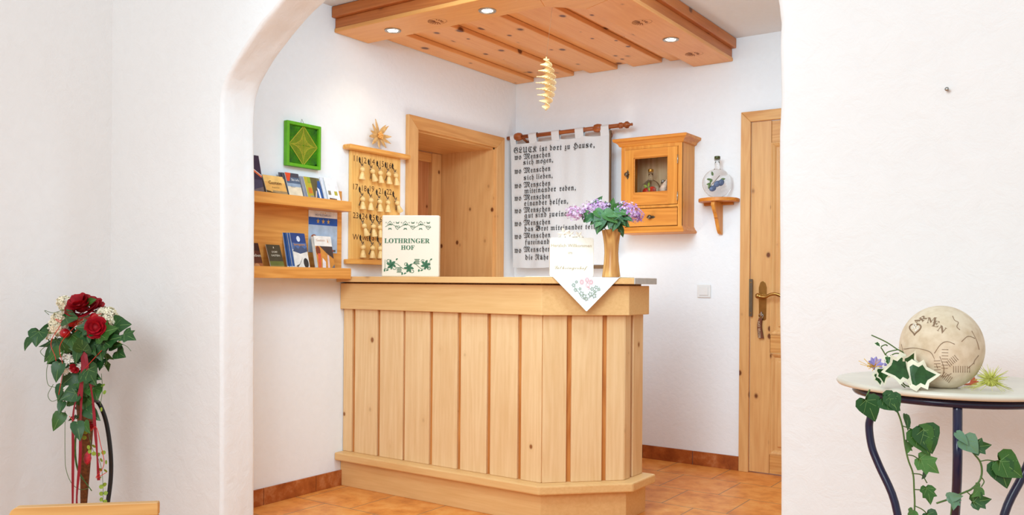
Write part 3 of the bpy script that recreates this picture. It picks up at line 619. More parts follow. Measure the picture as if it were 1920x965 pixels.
# lathe local z -> local y: Rotation(-90 deg, X) maps (x,y,z)->(x, z, -y)
for i, (s, hx_, hy_, nx_, ny_) in enumerate(hooks):
    p = onX(hx_, hy_, KX); m = MB(); z = p.z; y = p.y
    m.prism([(y - .006, z + .002), (y - .003, z + .010), (y, z + .015), (y + .003, z + .010), (y + .006, z + .002), (y + .004, z - .008), (y, z - .018), (y - .004, z - .008)], 0, .003, frame((KX, 0, 0), (0, 1, 0), (0, 0, 1)))
    m.tube(smooth([(KX + .003, y, z - .008), (KX + .012, y, z - .022), (KX + .018, y, z - .034), (KX + .024, y, z - .032), (KX + .027, y, z - .022)], 4), .0022, 6)
    m.build('hook', IRON, kb)
    tl = {'11': -.05, '12': .38, '14': .12, '15': .1, '16': .18, '17': .05, '18': -.02, '19': .1, '21': .0, '22': .5, '23': .42, '24': .15, '25': .18, '26': .05}.get(s, .0)
    keyfob(s, Vector((KX + .020, y + .004, z - .034)), tl, 1 if i % 2 == 0 else -1)

# ------------------------------------------------------------------ carved edelweiss leaning above the key board
def petal(mb, M, L, W, lift=.15, n=6):
    """pointed carved petal along local +x with a keel"""
    pr = []
    for k in range(n + 1):
        t_ = k / n; w_ = W * math.sin(PI * min(1, .12 + t_ * .88)) ** .8 * (1 - .15 * t_); pr.append((L * t_, w_ if k < n else .0005, L * lift * t_ * t_))
    tp = [[mb.V((x, -w_, z), M), mb.V((x, 0, z + W * .28), M), mb.V((x, w_, z), M), mb.V((x, 0, z - W * .25), M)] for x, w_, z in pr]
    for a, b in zip(tp, tp[1:]):
        for k in range(4): mb.face([a[k], a[(k + 1) % 4], b[(k + 1) % 4], b[k]])
    mb.face(tp[0][::-1])
    mb.face(tp[-1])
def edelweiss(name, label, cat, M, R, mats, n1=12, seeds=True, irregular=.12, seed=3):
    r_ = random.Random(seed); t_ = thing(name, label, cat, M=M)
    for k in range(n1):
        a = 2 * PI * k / n1 + r_.uniform(-irregular, irregular); L = R * r_.uniform(.72, 1.05)
        m = MB(); petal(m, Matrix.Rotation(a, 4, 'Z') @ Matrix.Translation((R * .12, 0, .004 * (k % 2))), L * .9, R * .13, r_.uniform(.0, .25)); m.build('petal', mats[0], t_, local=True)
    m = MB()
    for k in range(13):
        rr_ = R * .22 * math.sqrt(k / 13); a = k * 2.4; m.ball((rr_ * math.cos(a), rr_ * math.sin(a), R * .16), R * .07, n=8)
    m.build('flower_centre', mats[1], t_, local=True); return t_
edelweiss('edelweiss_carving', 'carved wooden edelweiss standing on top of the key board', 'carving', frame((.040, -1.418, 1.918), (0, 1, 0), (-.15, 0, 1)), .092, (EDEL, KBY), 11, seed=5, irregular=.22)

# ------------------------------------------------------------------ embroidered wall hanging on a rod
RYY = -.105; RZ = 2.098
cr = thing('curtain_rod', 'turned walnut rod on wall brackets carrying the embroidered hanging', 'rod', (.45, 0, RZ))
MB().tube([(.006, RYY, RZ - .004), (.90, RYY, RZ + .002)], .0135, 16).build('pole', ROD, cr)
RX = Matrix.Rotation(PI / 2, 4, 'Y')
for x in (.094, .712):
    MB().lathe([(.014, -.03), (.024, -.022), (.028, 0), (.024, .022), (.014, .03)], Matrix.Translation((x, RYY, RZ)) @ RX, 18).build('ring_knob', ROD, cr)
MB().lathe([(.0135, 0), (.019, .006), (.019, .022), (.011, .032), (.014, .040), (.022, .052), (.022, .064), (.010, .076), (.007, .086), (.010, .094), (0, .100)], Matrix.Translation((.862, RYY, RZ + .001)) @ RX, 18).build('finial', ROD, cr)
for x in (.13, .735): 
    m = MB(); m.tube([(x, -.002, RZ - .035), (x, RYY * .5, RZ - .03), (x, RYY, RZ - .012)], .009, 10); m.lathe([(.028, 0), (.028, .01), (.012, .016)], frame((x, 0, RZ - .035), (1, 0, 0), (0, 0, 1)), 16); m.build('bracket', ROD, cr)
HYC = -.108
def wv(x): return HYC - .004 * math.sin(x * 23) - .003 * math.sin(x * 51 + 1) + .0 * x
wh = thing('wall_hanging', 'white cloth with black Gothic verses hung from the walnut rod', 'wall hanging', (.42, HYC, 1.2))
X0, X1, ZT, ZB = .036, .797, 2.056, 1.207
m = MB()
def cl(u, v):
    z = ZB + (ZT - ZB) * v; xl = X0 + .026 * (1 - v); x = xl + (X1 - xl) * u
    sag = -.010 * abs(math.sin(u * PI * 4)) * (1 if v > .97 else 0)
    return Vector((x, wv(x) + (.006 * (1 - v) * math.sin(u * 9)), z + sag + (-.006 * math.sin(u * 7) if v < .02 else 0)))
m.grid(cl, 48, 24); cloth = m.build('cloth', LINEN, wh)
tabs = [(958, 968.5), (992, 1007), (1035, 1049.5), (1079, 1095), (1126, 1142.5)]
for a, b in tabs:
    xa, xb = onY(a, 260, HYC).x, onY(b, 250, HYC).x; m = MB(); pth = []
    for k in range(13):
        an = -PI / 2 + 2 * PI * (k / 12) * .5 if False else PI * k / 12
        pth.append((RYY - .0165 * math.cos(an) * 1, RZ + .0165 * math.sin(an)))
    pth = [(wv((xa + xb) / 2) - .0005, ZT - .012)] + [(RYY - .0165 * math.cos(PI * k / 10), RZ + .0165 * math.sin(PI * k / 10)) for k in range(11)] + [(RYY + .006, ZT - .012)]
    for p_, q_ in zip(pth, pth[1:]): m.face([m.V((xa, *p_)), m.V((xb, *p_)), m.V((xb, *q_)), m.V((xa, *q_))])
    m.build('hanging_tab', LINEN, wh)
MB().box((X1 + .0005, HYC - .004, ZB + .012), (X1 + .011, HYC + .012, ZT + .02), bev=.002).box((.56, HYC + .004, ZB - .012), (X1 - .03, HYC + .012, ZB + .012)).build('brown_backing', BROWNB, wh)
def frak(s, bold=True):
    o = ''
    for c in s:
        if c in 'CHIRZ' and not bold: o += {'C': '\u212d', 'H': '\u210c', 'I': '\u2111', 'R': '\u211c', 'Z': '\u2128'}[c]
        elif c == 'B': o += chr(0x1D56D)
        elif c == 's': o += chr(0x1D42C)
        elif 'A' <= c <= 'Z': o += chr((0x1D56C if bold else 0x1D504) + ord(c) - 65)
        elif 'a' <= c <= 'z': o += chr((0x1D586 if bold else 0x1D51E) + ord(c) - 97)
        elif c == 'ö': o += chr((0x1D586 if bold else 0x1D51E) + 14)
        elif c in 'üÜ': o += chr((0x1D586 if bold else 0x1D51E) + 20 if c == 'ü' else (0x1D56C if bold else 0x1D504) + 20)
        else: o += c
    return o
lt = MB()
def clothpt(px, py): return onY(px, py, HYC - .009)
def line(s, px, py, px2=None, size=None, py2=None):
    p = clothpt(px, py); wdt = None
    q = clothpt(px2, py2 if py2 else py) if px2 else None
    if q: wdt = q.x - p.x
    ang = math.atan2(q.z - p.z, q.x - p.x) if (q and py2) else 0
    M = frame(p, (math.cos(ang), 0, math.sin(ang)), (-math.sin(ang), 0, math.cos(ang)))
    lt.text(frak(s, False), M, width=wdt, size=size or .05, warp=lambda v: Vector((v.x, wv(v.x) - .0075, v.z)), bold=.016, space=1.22)
SZ = .0455
line('GLUCK ist dort zu Hause,', 963.2, 287, 1114, py2=275.5)
for y in (298.5, 324.5, 351.5, 375, 398.5, 422.5, 446.5, 472.5): line('wo', 964.8, y + 1.0, 977.5); line('Menschen', 981.5, y - .6, 1032.3)
line('sich mögen,', 981.2, 308.5, 1037.5); line('sich lieben,', 982, 337, 1036.5); line('miteinander reden,', 982.8, 362, 1079); line('einander helfen,', 982.8, 385.5, 1064.5)
line('gut sind zueinander,', 983, 408, 1089); line('das Brot miteinander teilen,', 983, 433, 1130); line('füreinander da sind,', 984, 458, 1087); line('die Nähe spüren.', 984.2, 486.5, 1072)
for px, py in ((1017.6, 303.2), (991.2, 445.6), (996.2, 445.6)):
    p = clothpt(px - 1.2, py - 3.2)
    lt.poly([(p.x + .004 * math.cos(k * PI / 3), wv(p.x) - .0078, p.z + .004 * math.sin(k * PI / 3)) for k in range(6)])
lt.build('lettering', INK, wh)

# ------------------------------------------------------------------ wall cabinet with glazed door
cb = thing('wall_cabinet', 'honey pine wall cabinet with glazed door and small drawer', 'cabinet', (1.13, 0, 1.40))
BCZ = onY(1220, 357, -.10).z; ZSH = BCZ - .0665
CX0, CX1, CF = .925, 1.329, -.185       # sides, front
m = MB(); m.box((CX0, CF, 1.43), (CX0 + .024, -.001, 1.95)).box((CX1 - .02, CF, 1.43), (CX1, -.001, 1.95)).box((CX0 + .022, CF + .01, 1.93), (CX1 - .019, -.002, 1.949)).box((CX0 + .022, CF + .012, 1.564), (CX1 - .019, -.002, 1.578)).box((CX0 + .022, CF + .002, 1.432), (CX1 - .019, -.002, 1.448)).box((CX0 + .022, CF + .03, ZSH - .012), (CX1 - .019, -.002, ZSH)); m.build('carcass', CAB, cb)
MB().box((CX0 + .02, -.012, 1.44), (CX1 - .02, -.002, 1.94)).build('back_panel', wood('cabinet_back', lin((214, 186, 150)), lin((176, 140, 100)), 'Z'), cb)
fm = MB(); fm.box((CX0, CF - .004, 1.44), (CX0 + .026, CF + .01, 1.945), bev=.002).box((CX1 - .026, CF - .004, 1.44), (CX1, CF + .01, 1.945), bev=.002).box((CX0 + .026, CF - .003, 1.925), (CX1 - .026, CF + .01, 1.945)).box((CX0 + .026, CF - .003, 1.562), (CX1 - .026, CF + .01, 1.577)); fm.build('face_frame', CAB, cb)
def mould(prof, z0, name):
    """profile: list of (outset,z) swept round the three visible sides"""
    m = MB(); rings = []
    for o_, z in prof: rings.append([(CX0 - o_, -.001, z), (CX0 - o_, CF - o_, z), (CX1 + o_, CF - o_, z), (CX1 + o_, -.001, z)])
    R2 = [[m.V(p) for p in r] for r in rings]
    for a, b in zip(R2, R2[1:]):
        for k in range(3): m.face([a[k], a[k + 1], b[k + 1], b[k]])
    m.face(R2[0][::-1]); m.face(R2[-1]); 
    m.face([r[0] for r in R2]); m.face([r[3] for r in R2][::-1]); m.build(name, CABX, cb)
mould([(.0, 1.944), (.012, 1.948), (.014, 1.954), (.018, 1.962), (.028, 1.970), (.041, 1.976), (.043, 1.990), (.040, 1.993)], 0, 'cornice')
mould([(.012, 1.410), (.018, 1.414), (.018, 1.422), (.008, 1.434), (.002, 1.448)], 0, 'base_moulding')
DXa, DXb, DZa, DZb = CX0 + .028, CX1 - .028, 1.580, 1.923
gx0, gx1, gz0, gz1 = DXa + .058, DXb - .062, 1.655, 1.872
dr = MB(); V8 = {}
for y in (CF - .008, CF + .008):
    for i, x in enumerate((DXa, gx0, gx1, DXb)):
        for j, z in enumerate((DZa, gz0, gz1, DZb)): V8[(i, j, y)] = dr.V((x, y, z))
for y, fl_ in ((CF - .008, 1), (CF + .008, -1)):
    for i in range(3):
        for j in range(3):
            if (i, j) == (1, 1): continue
            dr.mi = 1 if i == 1 else 0; dr.face([V8[k] for k in ((i, j, y), (i + 1, j, y), (i + 1, j + 1, y), (i, j + 1, y))][::fl_])
dr.mi = 0; ya, yb = CF - .008, CF + .008
for k in range(3):
    for a, b in (((k, 0), (k + 1, 0)), ((k, 3), (k + 1, 3)), ((0, k), (0, k + 1)), ((3, k), (3, k + 1))): dr.face([V8[(*a, ya)], V8[(*b, ya)], V8[(*b, yb)], V8[(*a, yb)]])
for a, b in (((1, 1), (2, 1)), ((2, 1), (2, 2)), ((2, 2), (1, 2)), ((1, 2), (1, 1))): dr.face([V8[(*a, ya)], V8[(*b, ya)], V8[(*b, yb)], V8[(*a, yb)]])
door = dr.build('door', [CAB, CABX], cb)
m = MB()
for a, b in (((gx0 - .001, gz0), (gx0 + .006, gz1)), ((gx1 - .006, gz0), (gx1 + .001, gz1)), ((gx0, gz0), (gx1, gz0 + .006)), ((gx0, gz1 - .006), (gx1, gz1))): m.box((a[0], CF - .002, a[1]), (b[0], CF + .008, b[1]), bev=.002)
m.build('glazing_bead', CABX, door)
MB().box((gx0 + .002, CF + .001, gz0 + .002), (gx1 - .002, CF + .003, gz1 - .002)).build('glass_pane', PANE, door)
def knob(p, horiz, par, name='knob'):
    m = MB(); M = frame(p, (1, 0, 0), (0, 0, 1))
    L = .03
    pts = [(0, L), (.010, .012), (.004, .010), (.012, 0), (.004, -.010), (.010, -.012), (0, -L), (-.010, -.012), (-.004, -.010), (-.012, 0), (-.004, .010), (-.010, .012)]
    if horiz: pts = [(b_, a_) for a_, b_ in pts][::-1]
    m.prism(pts, 0, .0025, M); m.lathe([(.005, .002), (.005, .012), (.012, .016), (.0135, .022), (.010, .029), (0, .031)], M, 16); m.build(name, PEWTER, par)
knob((DXa + .020, CF - .008, 1.772), False, door)
for z in (1.845, 1.625):
    MB().tube([(DXb + .002, CF - .009, z - .026), (DXb + .002, CF - .009, z + .026)], .0035, 8).build('hinge', STEEL, door)
dw = MB(); dw.box((DXa, CF - .008, 1.452), (DXb, CF + .008, 1.558), bev=.002); drawer = dw.build('drawer', CABX, cb)
knob(((DXa + DXb) / 2 + .004, CF - .008, 1.505), True, drawer)
# bottles standing inside the cabinet
ZB_ = ZSH + .0003; BCX = onY(1220, 357, -.10).x
APR = plain('apple_red', lin((190, 44, 20)), .4, .4, 0, .3, 40)
SPIRIT = glass('spirit', (1, 1, 1), 0.0, 1.34)
bo = thing('round_bottle', 'round flat glass bottle with two painted apples inside the wall cabinet', 'bottle', (BCX, -.10, ZB_))
FR = frame((BCX, -.10, BCZ), (1, 0, 0), (0, 0, 1))
def flask(par, FR, R, T, nh, capmat, capname='cap', M0=GLASS):
    m = MB(); pr = [(0, -T)] + [(R * math.sin(a) ** .8, -T * (abs(math.cos(a)) ** .8) * (1 if a < PI / 2 else -1)) for a in [PI * k / 16 for k in range(1, 16)]] + [(0, T)]
    m.lathe(pr, FR, 40)
    ax = frame(FR.translation, FR.col[0].xyz, z=FR.col[1].xyz)
    m.lathe([(.020, R * .93), (.0145, R * 1.08), (.0135, R + nh * .8), (.017, R + nh * .82), (.017, R + nh * .9), (.0135, R + nh)], ax, 20); m.build('glass_body', M0, par)
    MB().lathe([(.0175, R + nh * .92), (.0175, R + nh + .012), (.016, R + nh + .014)], ax, 20).build(capname, capmat, par); return m
flask(bo, FR, .066, .020, .052, plain('gold_cap', lin((206, 156, 70)), .3, .5, .7))
m = MB()
for x, z, r in ((-.022, -.008, .023), (.021, -.002, .025)): m.lathe([(0, -.002), (r * .8, -.0015), (r, 0), (r * .9, .003), (0, .005)], FR @ Matrix.Translation((x, z, .0205)), 20)
m.build('painted_apple', APR, bo)
m = MB()
for x, z, a in ((-.016, .016, 2.3), (-.004, .024, 1.4), (-.002, .016, -1.3)):
    petal(m, FR @ Matrix.Translation((x, z, .0235)) @ Matrix.Rotation(a, 4, 'Z'), .026, .008, .05)
m.build('painted_leaf', LEAFL, bo)
for x, r, h, lab, cm in ((BCX - .045, .016, .113, 'slim clear bottle with silver cap left of the apple bottle in the cabinet', STEEL), (BCX + .058, .020, .113, 'slim clear bottle right of the apple bottle in the cabinet', STEEL)):
    b2 = thing('slim_bottle', lab, 'bottle', (x, -.045, ZB_)); M = Matrix.Translation((x, -.045, ZB_))
    MB().lathe([(r, .001), (r, h * .62), (r * .55, h * .78), (r * .5, h * .95), (r * .6, h)], M, 20).build('glass_body', GLASS, b2)
    MB().lathe([(r * .65, h), (r * .65, h + .016), (r * .6, h + .018)], M, 16).build('cap', cm, b2)
sg = thing('shell_ornament', 'pinkish white shell ornament leaning at the right behind the cabinet glass', 'ornament', (BCX + .085, -.12, ZB_))
m = MB(); m.lathe([(0.002, .15), (.012, .13), (.022, .10), (.026, .085), (.018, .065), (.008, .055), (0, .054)][::-1], Matrix.Translation((BCX + .068, -.125, ZB_ - .016)) @ Matrix.Rotation(.35, 4, 'Y'), 14); m.build('shell', plain('shell_pink', lin((240, 214, 196)), .4, .4, 0, .15, 40), sg)
MB().lathe([(.024, 0), (.024, .004), (.006, .008), (.005, .03), (.008, .038)], Matrix.Translation((BCX + .085, -.125, ZB_)), 16).build('stand', GLASS, sg)

# ------------------------------------------------------------------ bracket shelf with plum flask
bs = thing('bracket_shelf', 'small rounded pine bracket shelf on the back wall beside the door', 'shelf', (1.49, 0, 1.40))
pts = [(1.387, -.002), (1.387, -.055)] + [(1.502 - .115 * math.cos(a), -.060 - .100 * math.sin(a)) for a in [PI * k / 16 for k in range(0, 17)]] + [(1.617, -.055), (1.617, -.002)]
MB().prism(pts, 1.590, 1.611, bev=.004).build('shelf_top', CABX, bs)
br_ = [(-.002, 1.590), (-.140, 1.590), (-.143, 1.568), (-.126, 1.542), (-.100, 1.520), (-.088, 1.503), (-.096, 1.497), (-.080, 1.490), (-.064, 1.452), (-.050, 1.424), (-.030, 1.404), (-.002, 1.398)]
MB().prism([(y, z) for y, z in br_], -.011, .011, frame((1.502, 0, 0), (0, 1, 0), (0, 0, 1)), bev=.0025).build('bracket', CAB, bs)
MB().box((1.40, -.020, 1.575), (1.58, -.002, 1.590)).build('cleat', CABX, bs)
pf = thing('round_flask', 'round clear glass flask with painted plums on the bracket shelf', 'bottle', (1.503, -.075, 1.612))
FR = frame((1.503, -.075, 1.612 + .0875), (math.cos(.5), math.sin(.5), 0), (0, 0, 1))
flask(pf, FR, .0865, .021, .060, plain('green_gold_cap', lin((74, 84, 50)), .35, .5, .5))
PLUM = plain('plum_blue', lin((92, 108, 140)), .4, .4, 0, .25, 50)
m = MB()
for x, z, a in ((-.028, -.032, .4), (-.004, -.006, .8), (.020, .002, 1.0)):
    m.lathe([(0, -.001), (.014, -.0008), (.0175, 0), (.015, .003), (0, .005)], FR @ Matrix.Translation((x, z, .0225 - 2.2 * (x * x + z * z))) @ Matrix.Rotation(a, 4, 'Z'), 18, sx=1.2)
m.build('painted_plum', PLUM, pf)
m = MB()
for x, z, a in ((-.030, .055, 1.8), (-.048, .022, 3.0), (-.038, .012, 4.2), (.030, .022, .2), (-.050, -.006, 3.3), (-.048, -.02, 4.4)):
    petal(m, FR @ Matrix.Translation((x, z, .0235 - 2.2 * (x * x + z * z))) @ Matrix.Rotation(a, 4, 'Z') @ Matrix.Translation((-.012, 0, 0)), .028, .0075, .03)
m.build('painted_leaf', plain('painted_green', lin((96, 122, 70)), .5), pf)
MB().tube([FR @ Vector(p) for p in ((-.05, -.03, .0235), (-.02, .006, .0245), (.012, .044, .0235))], .0016, 6).build('painted_twig', STEMB, pf)

# ------------------------------------------------------------------ light switch
ls = thing('light_switch', 'white square rocker light switch on the back wall', 'switch', (1.398, 0, 1.06))
MB().box((1.355, -.009, 1.019), (1.441, -.001, 1.099), bev=.004).build('cover_frame', WHITEP, ls)
MB().box((1.370, -.013, 1.033), (1.426, -.008, 1.086), bev=.003).build('rocker', WHITEP, ls)

# ------------------------------------------------------------------ things on the counter
ZW = 1.1272
# cross-stitch box sign
pL = at(715.5, 516, 4.50); ang = YAW - .06
MS = frame((pL.x, pL.y, ZW), (math.cos(ang), math.sin(ang), 0), (0, 0, 1)) # x right, y up, z toward viewer
SW, SHH = .302, .322
cs = thing('embroidered_sign', 'cream canvas block sign embroidered in green letters and borders on the counter', 'sign', M=MS)
MB().box((0, 0, -.045), (SW, SHH, 0), bev=.006).build('canvas_block', CANVAS, cs, local=True)
MT = Matrix.Translation((0, 0, .0012)); sx_ = SW / 110; sy_ = SHH / 116
def S2(x, y): return ((x - 715.5) * sx_, (517 - y) * sy_)          # sign units from its own face
m = MB()
m.text(''.join(chr(0x1D400 + ord(c) - 65) for c in 'LOTHRINGER'), MT @ Matrix.Translation((*S2(720.5, 453.5), 0)), width=87 * sx_, bold=.004)
m.text(''.join(chr(0x1D400 + ord(c) - 65) for c in 'HOF'), MT @ Matrix.Translation((*S2(752.5, 466), 0)), width=26 * sx_, bold=.004)
m.build('lettering', GST, cs, local=True)
m = MB(); LW = .0022
def heart(cx_, cy_, s, flip=1, w_=LW):
    m.stroke([(cx_ + s * 16 * math.sin(t_) ** 3 / 17, cy_ + flip * s * (13 * math.cos(t_) - 5 * math.cos(2 * t_) - 2 * math.cos(3 * t_) - math.cos(4 * t_)) / 17) for t_ in [2 * PI * k / 24 for k in range(24)]], w_, MT, True)
m.stroke([S2(722 + 88 * k / 60, 421 - 3.0 * math.cos(2 * PI * (k / 60) * 3 + PI * .25) * -1) for k in range(61)], LW, MT)
for k in range(3):
    xa = 731 + 29.5 * k; xb = 745.5 + 29.5 * k
    heart(*S2(xa, 416.5), 4.6 * sx_, -1); heart(*S2(xb, 424), 4.4 * sx_, 1); heart(*S2(xa, 418), 1.6 * sx_, -1)
    for xx, yy, f in ((xa, 427, 1), (xb, 415, -1)):
        for sgn in (-1, 1): m.stroke([S2(xx, yy - f), S2(xx + sgn * 3.4, yy + f * 1.2)], LW * 1.5, MT); m.stroke([S2(xx, yy - f), S2(xx + sgn * 2.8, yy - f * 1.5)], LW * 1.2, MT)
    for xx in (xa + 7.4, xa - 7.4): m.stroke([(S2(xx, 415)[0] + .0028 * math.cos(q_), S2(xx, 415)[1] + .0028 * math.sin(q_)) for q_ in [2 * PI * j / 8 for j in range(8)]], .0012, MT, True)
m.build('top_border', GST, cs, local=True)
m = MB()
def blob(x, y, L, W, a):
    c_ = S2(x, y); pts = [(L * t_, W * math.sin(PI * t_) ** .7) for t_ in [k / 8 for k in range(9)]] + [(L * t_, -W * math.sin(PI * t_) ** .7 * .5) for t_ in [k / 8 for k in range(7, 0, -1)]]
    m.poly([(c_[0] + x_ * math.cos(a) - y_ * math.sin(a), c_[1] + x_ * math.sin(a) + y_ * math.cos(a)) for x_, y_ in pts], MT)
def swirl(x, y, R0, a0, turns, w_=.0028):
    c_ = S2(x, y); m.stroke([(c_[0] + R0 * (1 - .7 * t_) * math.cos(a0 + turns * 2 * PI * t_), c_[1] + R0 * (1 - .7 * t_) * math.sin(a0 + turns * 2 * PI * t_)) for t_ in [k / 20 for k in range(21)]], w_, MT)
for fx, fy, k in ((734, 494, 0), (768, 500, 1), (800, 494, 2)):
    for a in (.6, 1.7, 2.8, -.5, -1.6, 3.9): blob(fx, fy, .027, .0085, a + .3 * k)
    swirl(fx - 6, fy - 6, .011, .5, .8); swirl(fx + 7, fy + 6, .011, 3.4, .8)
    blob(fx - 13, fy + 8, .016, .006, 4.6); blob(fx - 10, fy + 12, .016, .005, .4); blob(fx + 9, fy - 8, .014, .005, .8)
m.stroke([S2(721 + 88 * k / 60, 497 + 5 * math.sin(2 * PI * k / 60 * 2.5 + 1.0)) for k in range(61)], .0026, MT)
for a in (722, 808): m.stroke([S2(a, 485 + 18 * k / 10) for k in range(11)], .0022, MT)
for xx, yy in ((749.5, 504), (783.5, 488)):
    for j in range(5): m.stroke([S2(xx - 5 + (j % 2), yy - 4 + 2.1 * j), S2(xx + 5 - (j % 2), yy - 4 + 2.1 * j)], .0034, MT)
m.build('bottom_border', GST, cs, local=True)

# doily, draped over the chamfered corner
e0, e1 = Vector((wp[1][0], wp[1][1], 0)), Vector((wp[2][0], wp[2][1], 0)); eu = (e1 - e0).normalized(); ein = Vector((-eu.y, eu.x, 0)); mid = onY(1101, 521, -1.55); mid = (e0 + e1) / 2 - eu * .008; mid.z = 0
dc = thing('embroidered_doily', 'white square doily with rose embroidery draped over the counter corner', 'cloth', (mid.x, mid.y, ZW))
CV, HD = .104, .262
def drape(u, v, off=0.0):
    if v >= 0:
        return mid + eu * u + ein * v + UP * (ZW + .0012 + off)
    d = -v; a = min(d, .006)
    return mid + eu * u - ein * (.0025 + off + .008 * math.sin(min(1, d / .15) * 2) ) + UP * (ZW + .001 - max(0, d - .002))
m = MB(); ng = 40
def dg_(a, b):
    p, q_ = (a - .5) * 2, (b - .5) * 2     # square corners along u and v
    return drape((p + q_) / 2 * HD, CV + (q_ - p) / 2 * HD)
m.grid(dg_, ng, ng)
m.build('cloth', plain('white_cotton', lin((228, 227, 227)), .95, .1, 0, .02, 200), dc)
m = MB()
for (ax, ay, bx, by) in ((0, 1, 1, 1), (1, 1, 1, 0), (1, 0, 0, 0), (0, 0, 0, 1)):
    m.tube([dg_(ax + (bx - ax) * k / 60, ay + (by - ay) * k / 60) + UP * .001 + ein * -.0006 for k in range(61)], [.0012 + .0006 * (k % 2) for k in range(61)], 5)
m.build('lace_edge', WHITEF, dc)
def emb(px, py): # photo position on the hanging corner -> (u,v)
    u = (px - 1100.5) / 131 * .30; v = -(py - 521) / 65 * .155; return u, v
def estroke(m, pts, w_):
    P = [drape(*emb(*p), off=.0012) for p in pts]
    for a, b in zip(P, P[1:]):
        d = (b - a).normalized(); n_ = d.cross(ein).normalized() * w_ / 2
        m.face([m.bm.verts.new(q) for q in (a - n_, b - n_, b + n_, a + n_)])
m = MB()
for x0_, y0_, k in ((1087, 531, 0), (1098, 527, 1), (1106, 531, 2), (1099, 537, 3)):
    for j in range(2 if k < 3 else 1):
        r0 = 4.5 - 2 * j; estroke(m, [(x0_ + 4 + r0 * math.cos(2 * PI * i / 10) * .8, y0_ + r0 * math.sin(2 * PI * i / 10)) for i in range(11)], .0018)
estroke(m, [(1102, 538), (1107, 543), (1104, 545)], .002)
m.build('rose_embroidery', PST, dc)
m = MB()
for cx_, cy_, r0 in ((1074, 537, 4), (1080, 531, 3), (1078, 546, 4), (1090, 553, 5), (1096, 558, 5), (1087, 544, 3), (1112, 544, 4), (1120, 541, 4), (1126, 545, 3), (1108, 554, 5), (1116, 557, 5), (1100, 563, 4), (1117, 549, 3)):
    n5 = [(cx_ + (r0 if i % 2 else r0 * .45) * math.cos(2 * PI * i / 10), cy_ + (r0 if i % 2 else r0 * .45) * math.sin(2 * PI * i / 10)) for i in range(11)]
    estroke(m, n5, .0022)
estroke(m, [(1077, 534), (1076, 543), (1084, 550), (1090, 560), (1097, 565)], .0018); estroke(m, [(1127, 540), (1122, 548), (1114, 555), (1104, 562)], .0018)
m.build('vine_embroidery', SGR, dc)

# welcome block
pB = at(1030.5, 520, 4.07); ang = YAW + .02; WB, HB = .211, .188
WB = .2085; HB = .187
MBk = frame((pB.x, pB.y, ZW + .0022), (math.cos(ang), math.sin(ang), 0), (0, 0, 1))
wb = thing('welcome_block', 'pale wooden block carved Herzlich Willkommen on the counter beside the vase', 'sign', M=MBk)
m = MB(); rc = .012
rp = []
for (x, y, a0) in ((WB - rc, rc, -PI / 2), (WB - rc, HB - rc, 0), (rc, HB - rc, PI / 2), (rc, rc, PI)):
    for k in range(5): rp.append((x + rc * math.cos(a0 + PI / 2 * k / 4), y + rc * math.sin(a0 + PI / 2 * k / 4)))
m.prism(rp, -.035, 0, bev=.002); m.build('block', CREAMW, wb, local=True)
m = MB(); MT = Matrix.Translation((0, 0, .0008))
m.text('Herzlich Willkommen', MT @ Matrix.Translation((WB * .03, HB * .76, 0)), width=WB * .92)
m.text('im', MT @ Matrix.Translation((WB * .42, HB * .58, 0)), width=WB * .09)
m.text(''.join(chr(0x1D4D0 + ord(c) - 65) if c.isupper() else chr(0x1D4EA + ord(c) - 97) for c in 'Lothringerhof'), MT @ Matrix.Translation((WB * .10, HB * .20, 0)), width=WB * .76)
m.build('carved_lettering', CARVE, wb, local=True)
for fx, fy, R0, sd in ((.068, .206, .034, 1), (.094, .199, .026, 5), (.137, .198, .023, 2)):
    m = MB(); r_ = random.Random(sd)
    for k in range(5 if sd != 5 else 6):
        petal(m, Matrix.Translation((fx, fy, -.012)) @ Matrix.Rotation(2 * PI * k / (5 if sd != 5 else 6) + sd * .3 + .3, 4, 'Z') @ Matrix.Rotation(-.25, 4, 'Y'), R0, R0 * .26, .1)
    m.ball((fx, fy, -.008), R0 * .16); m.build('wooden_flower', CREAMW, wb, local=True)
m = MB()
for k in range(26): m.ball((.1 + rnd.uniform(-.06, .075), HB + rnd.uniform(-.001, .012), rnd.uniform(-.028, -.008)), rnd.uniform(.003, .006), n=6)
m.build('moss_tuft', plain('pale_moss', lin((236, 232, 222)), .9), wb, local=True)

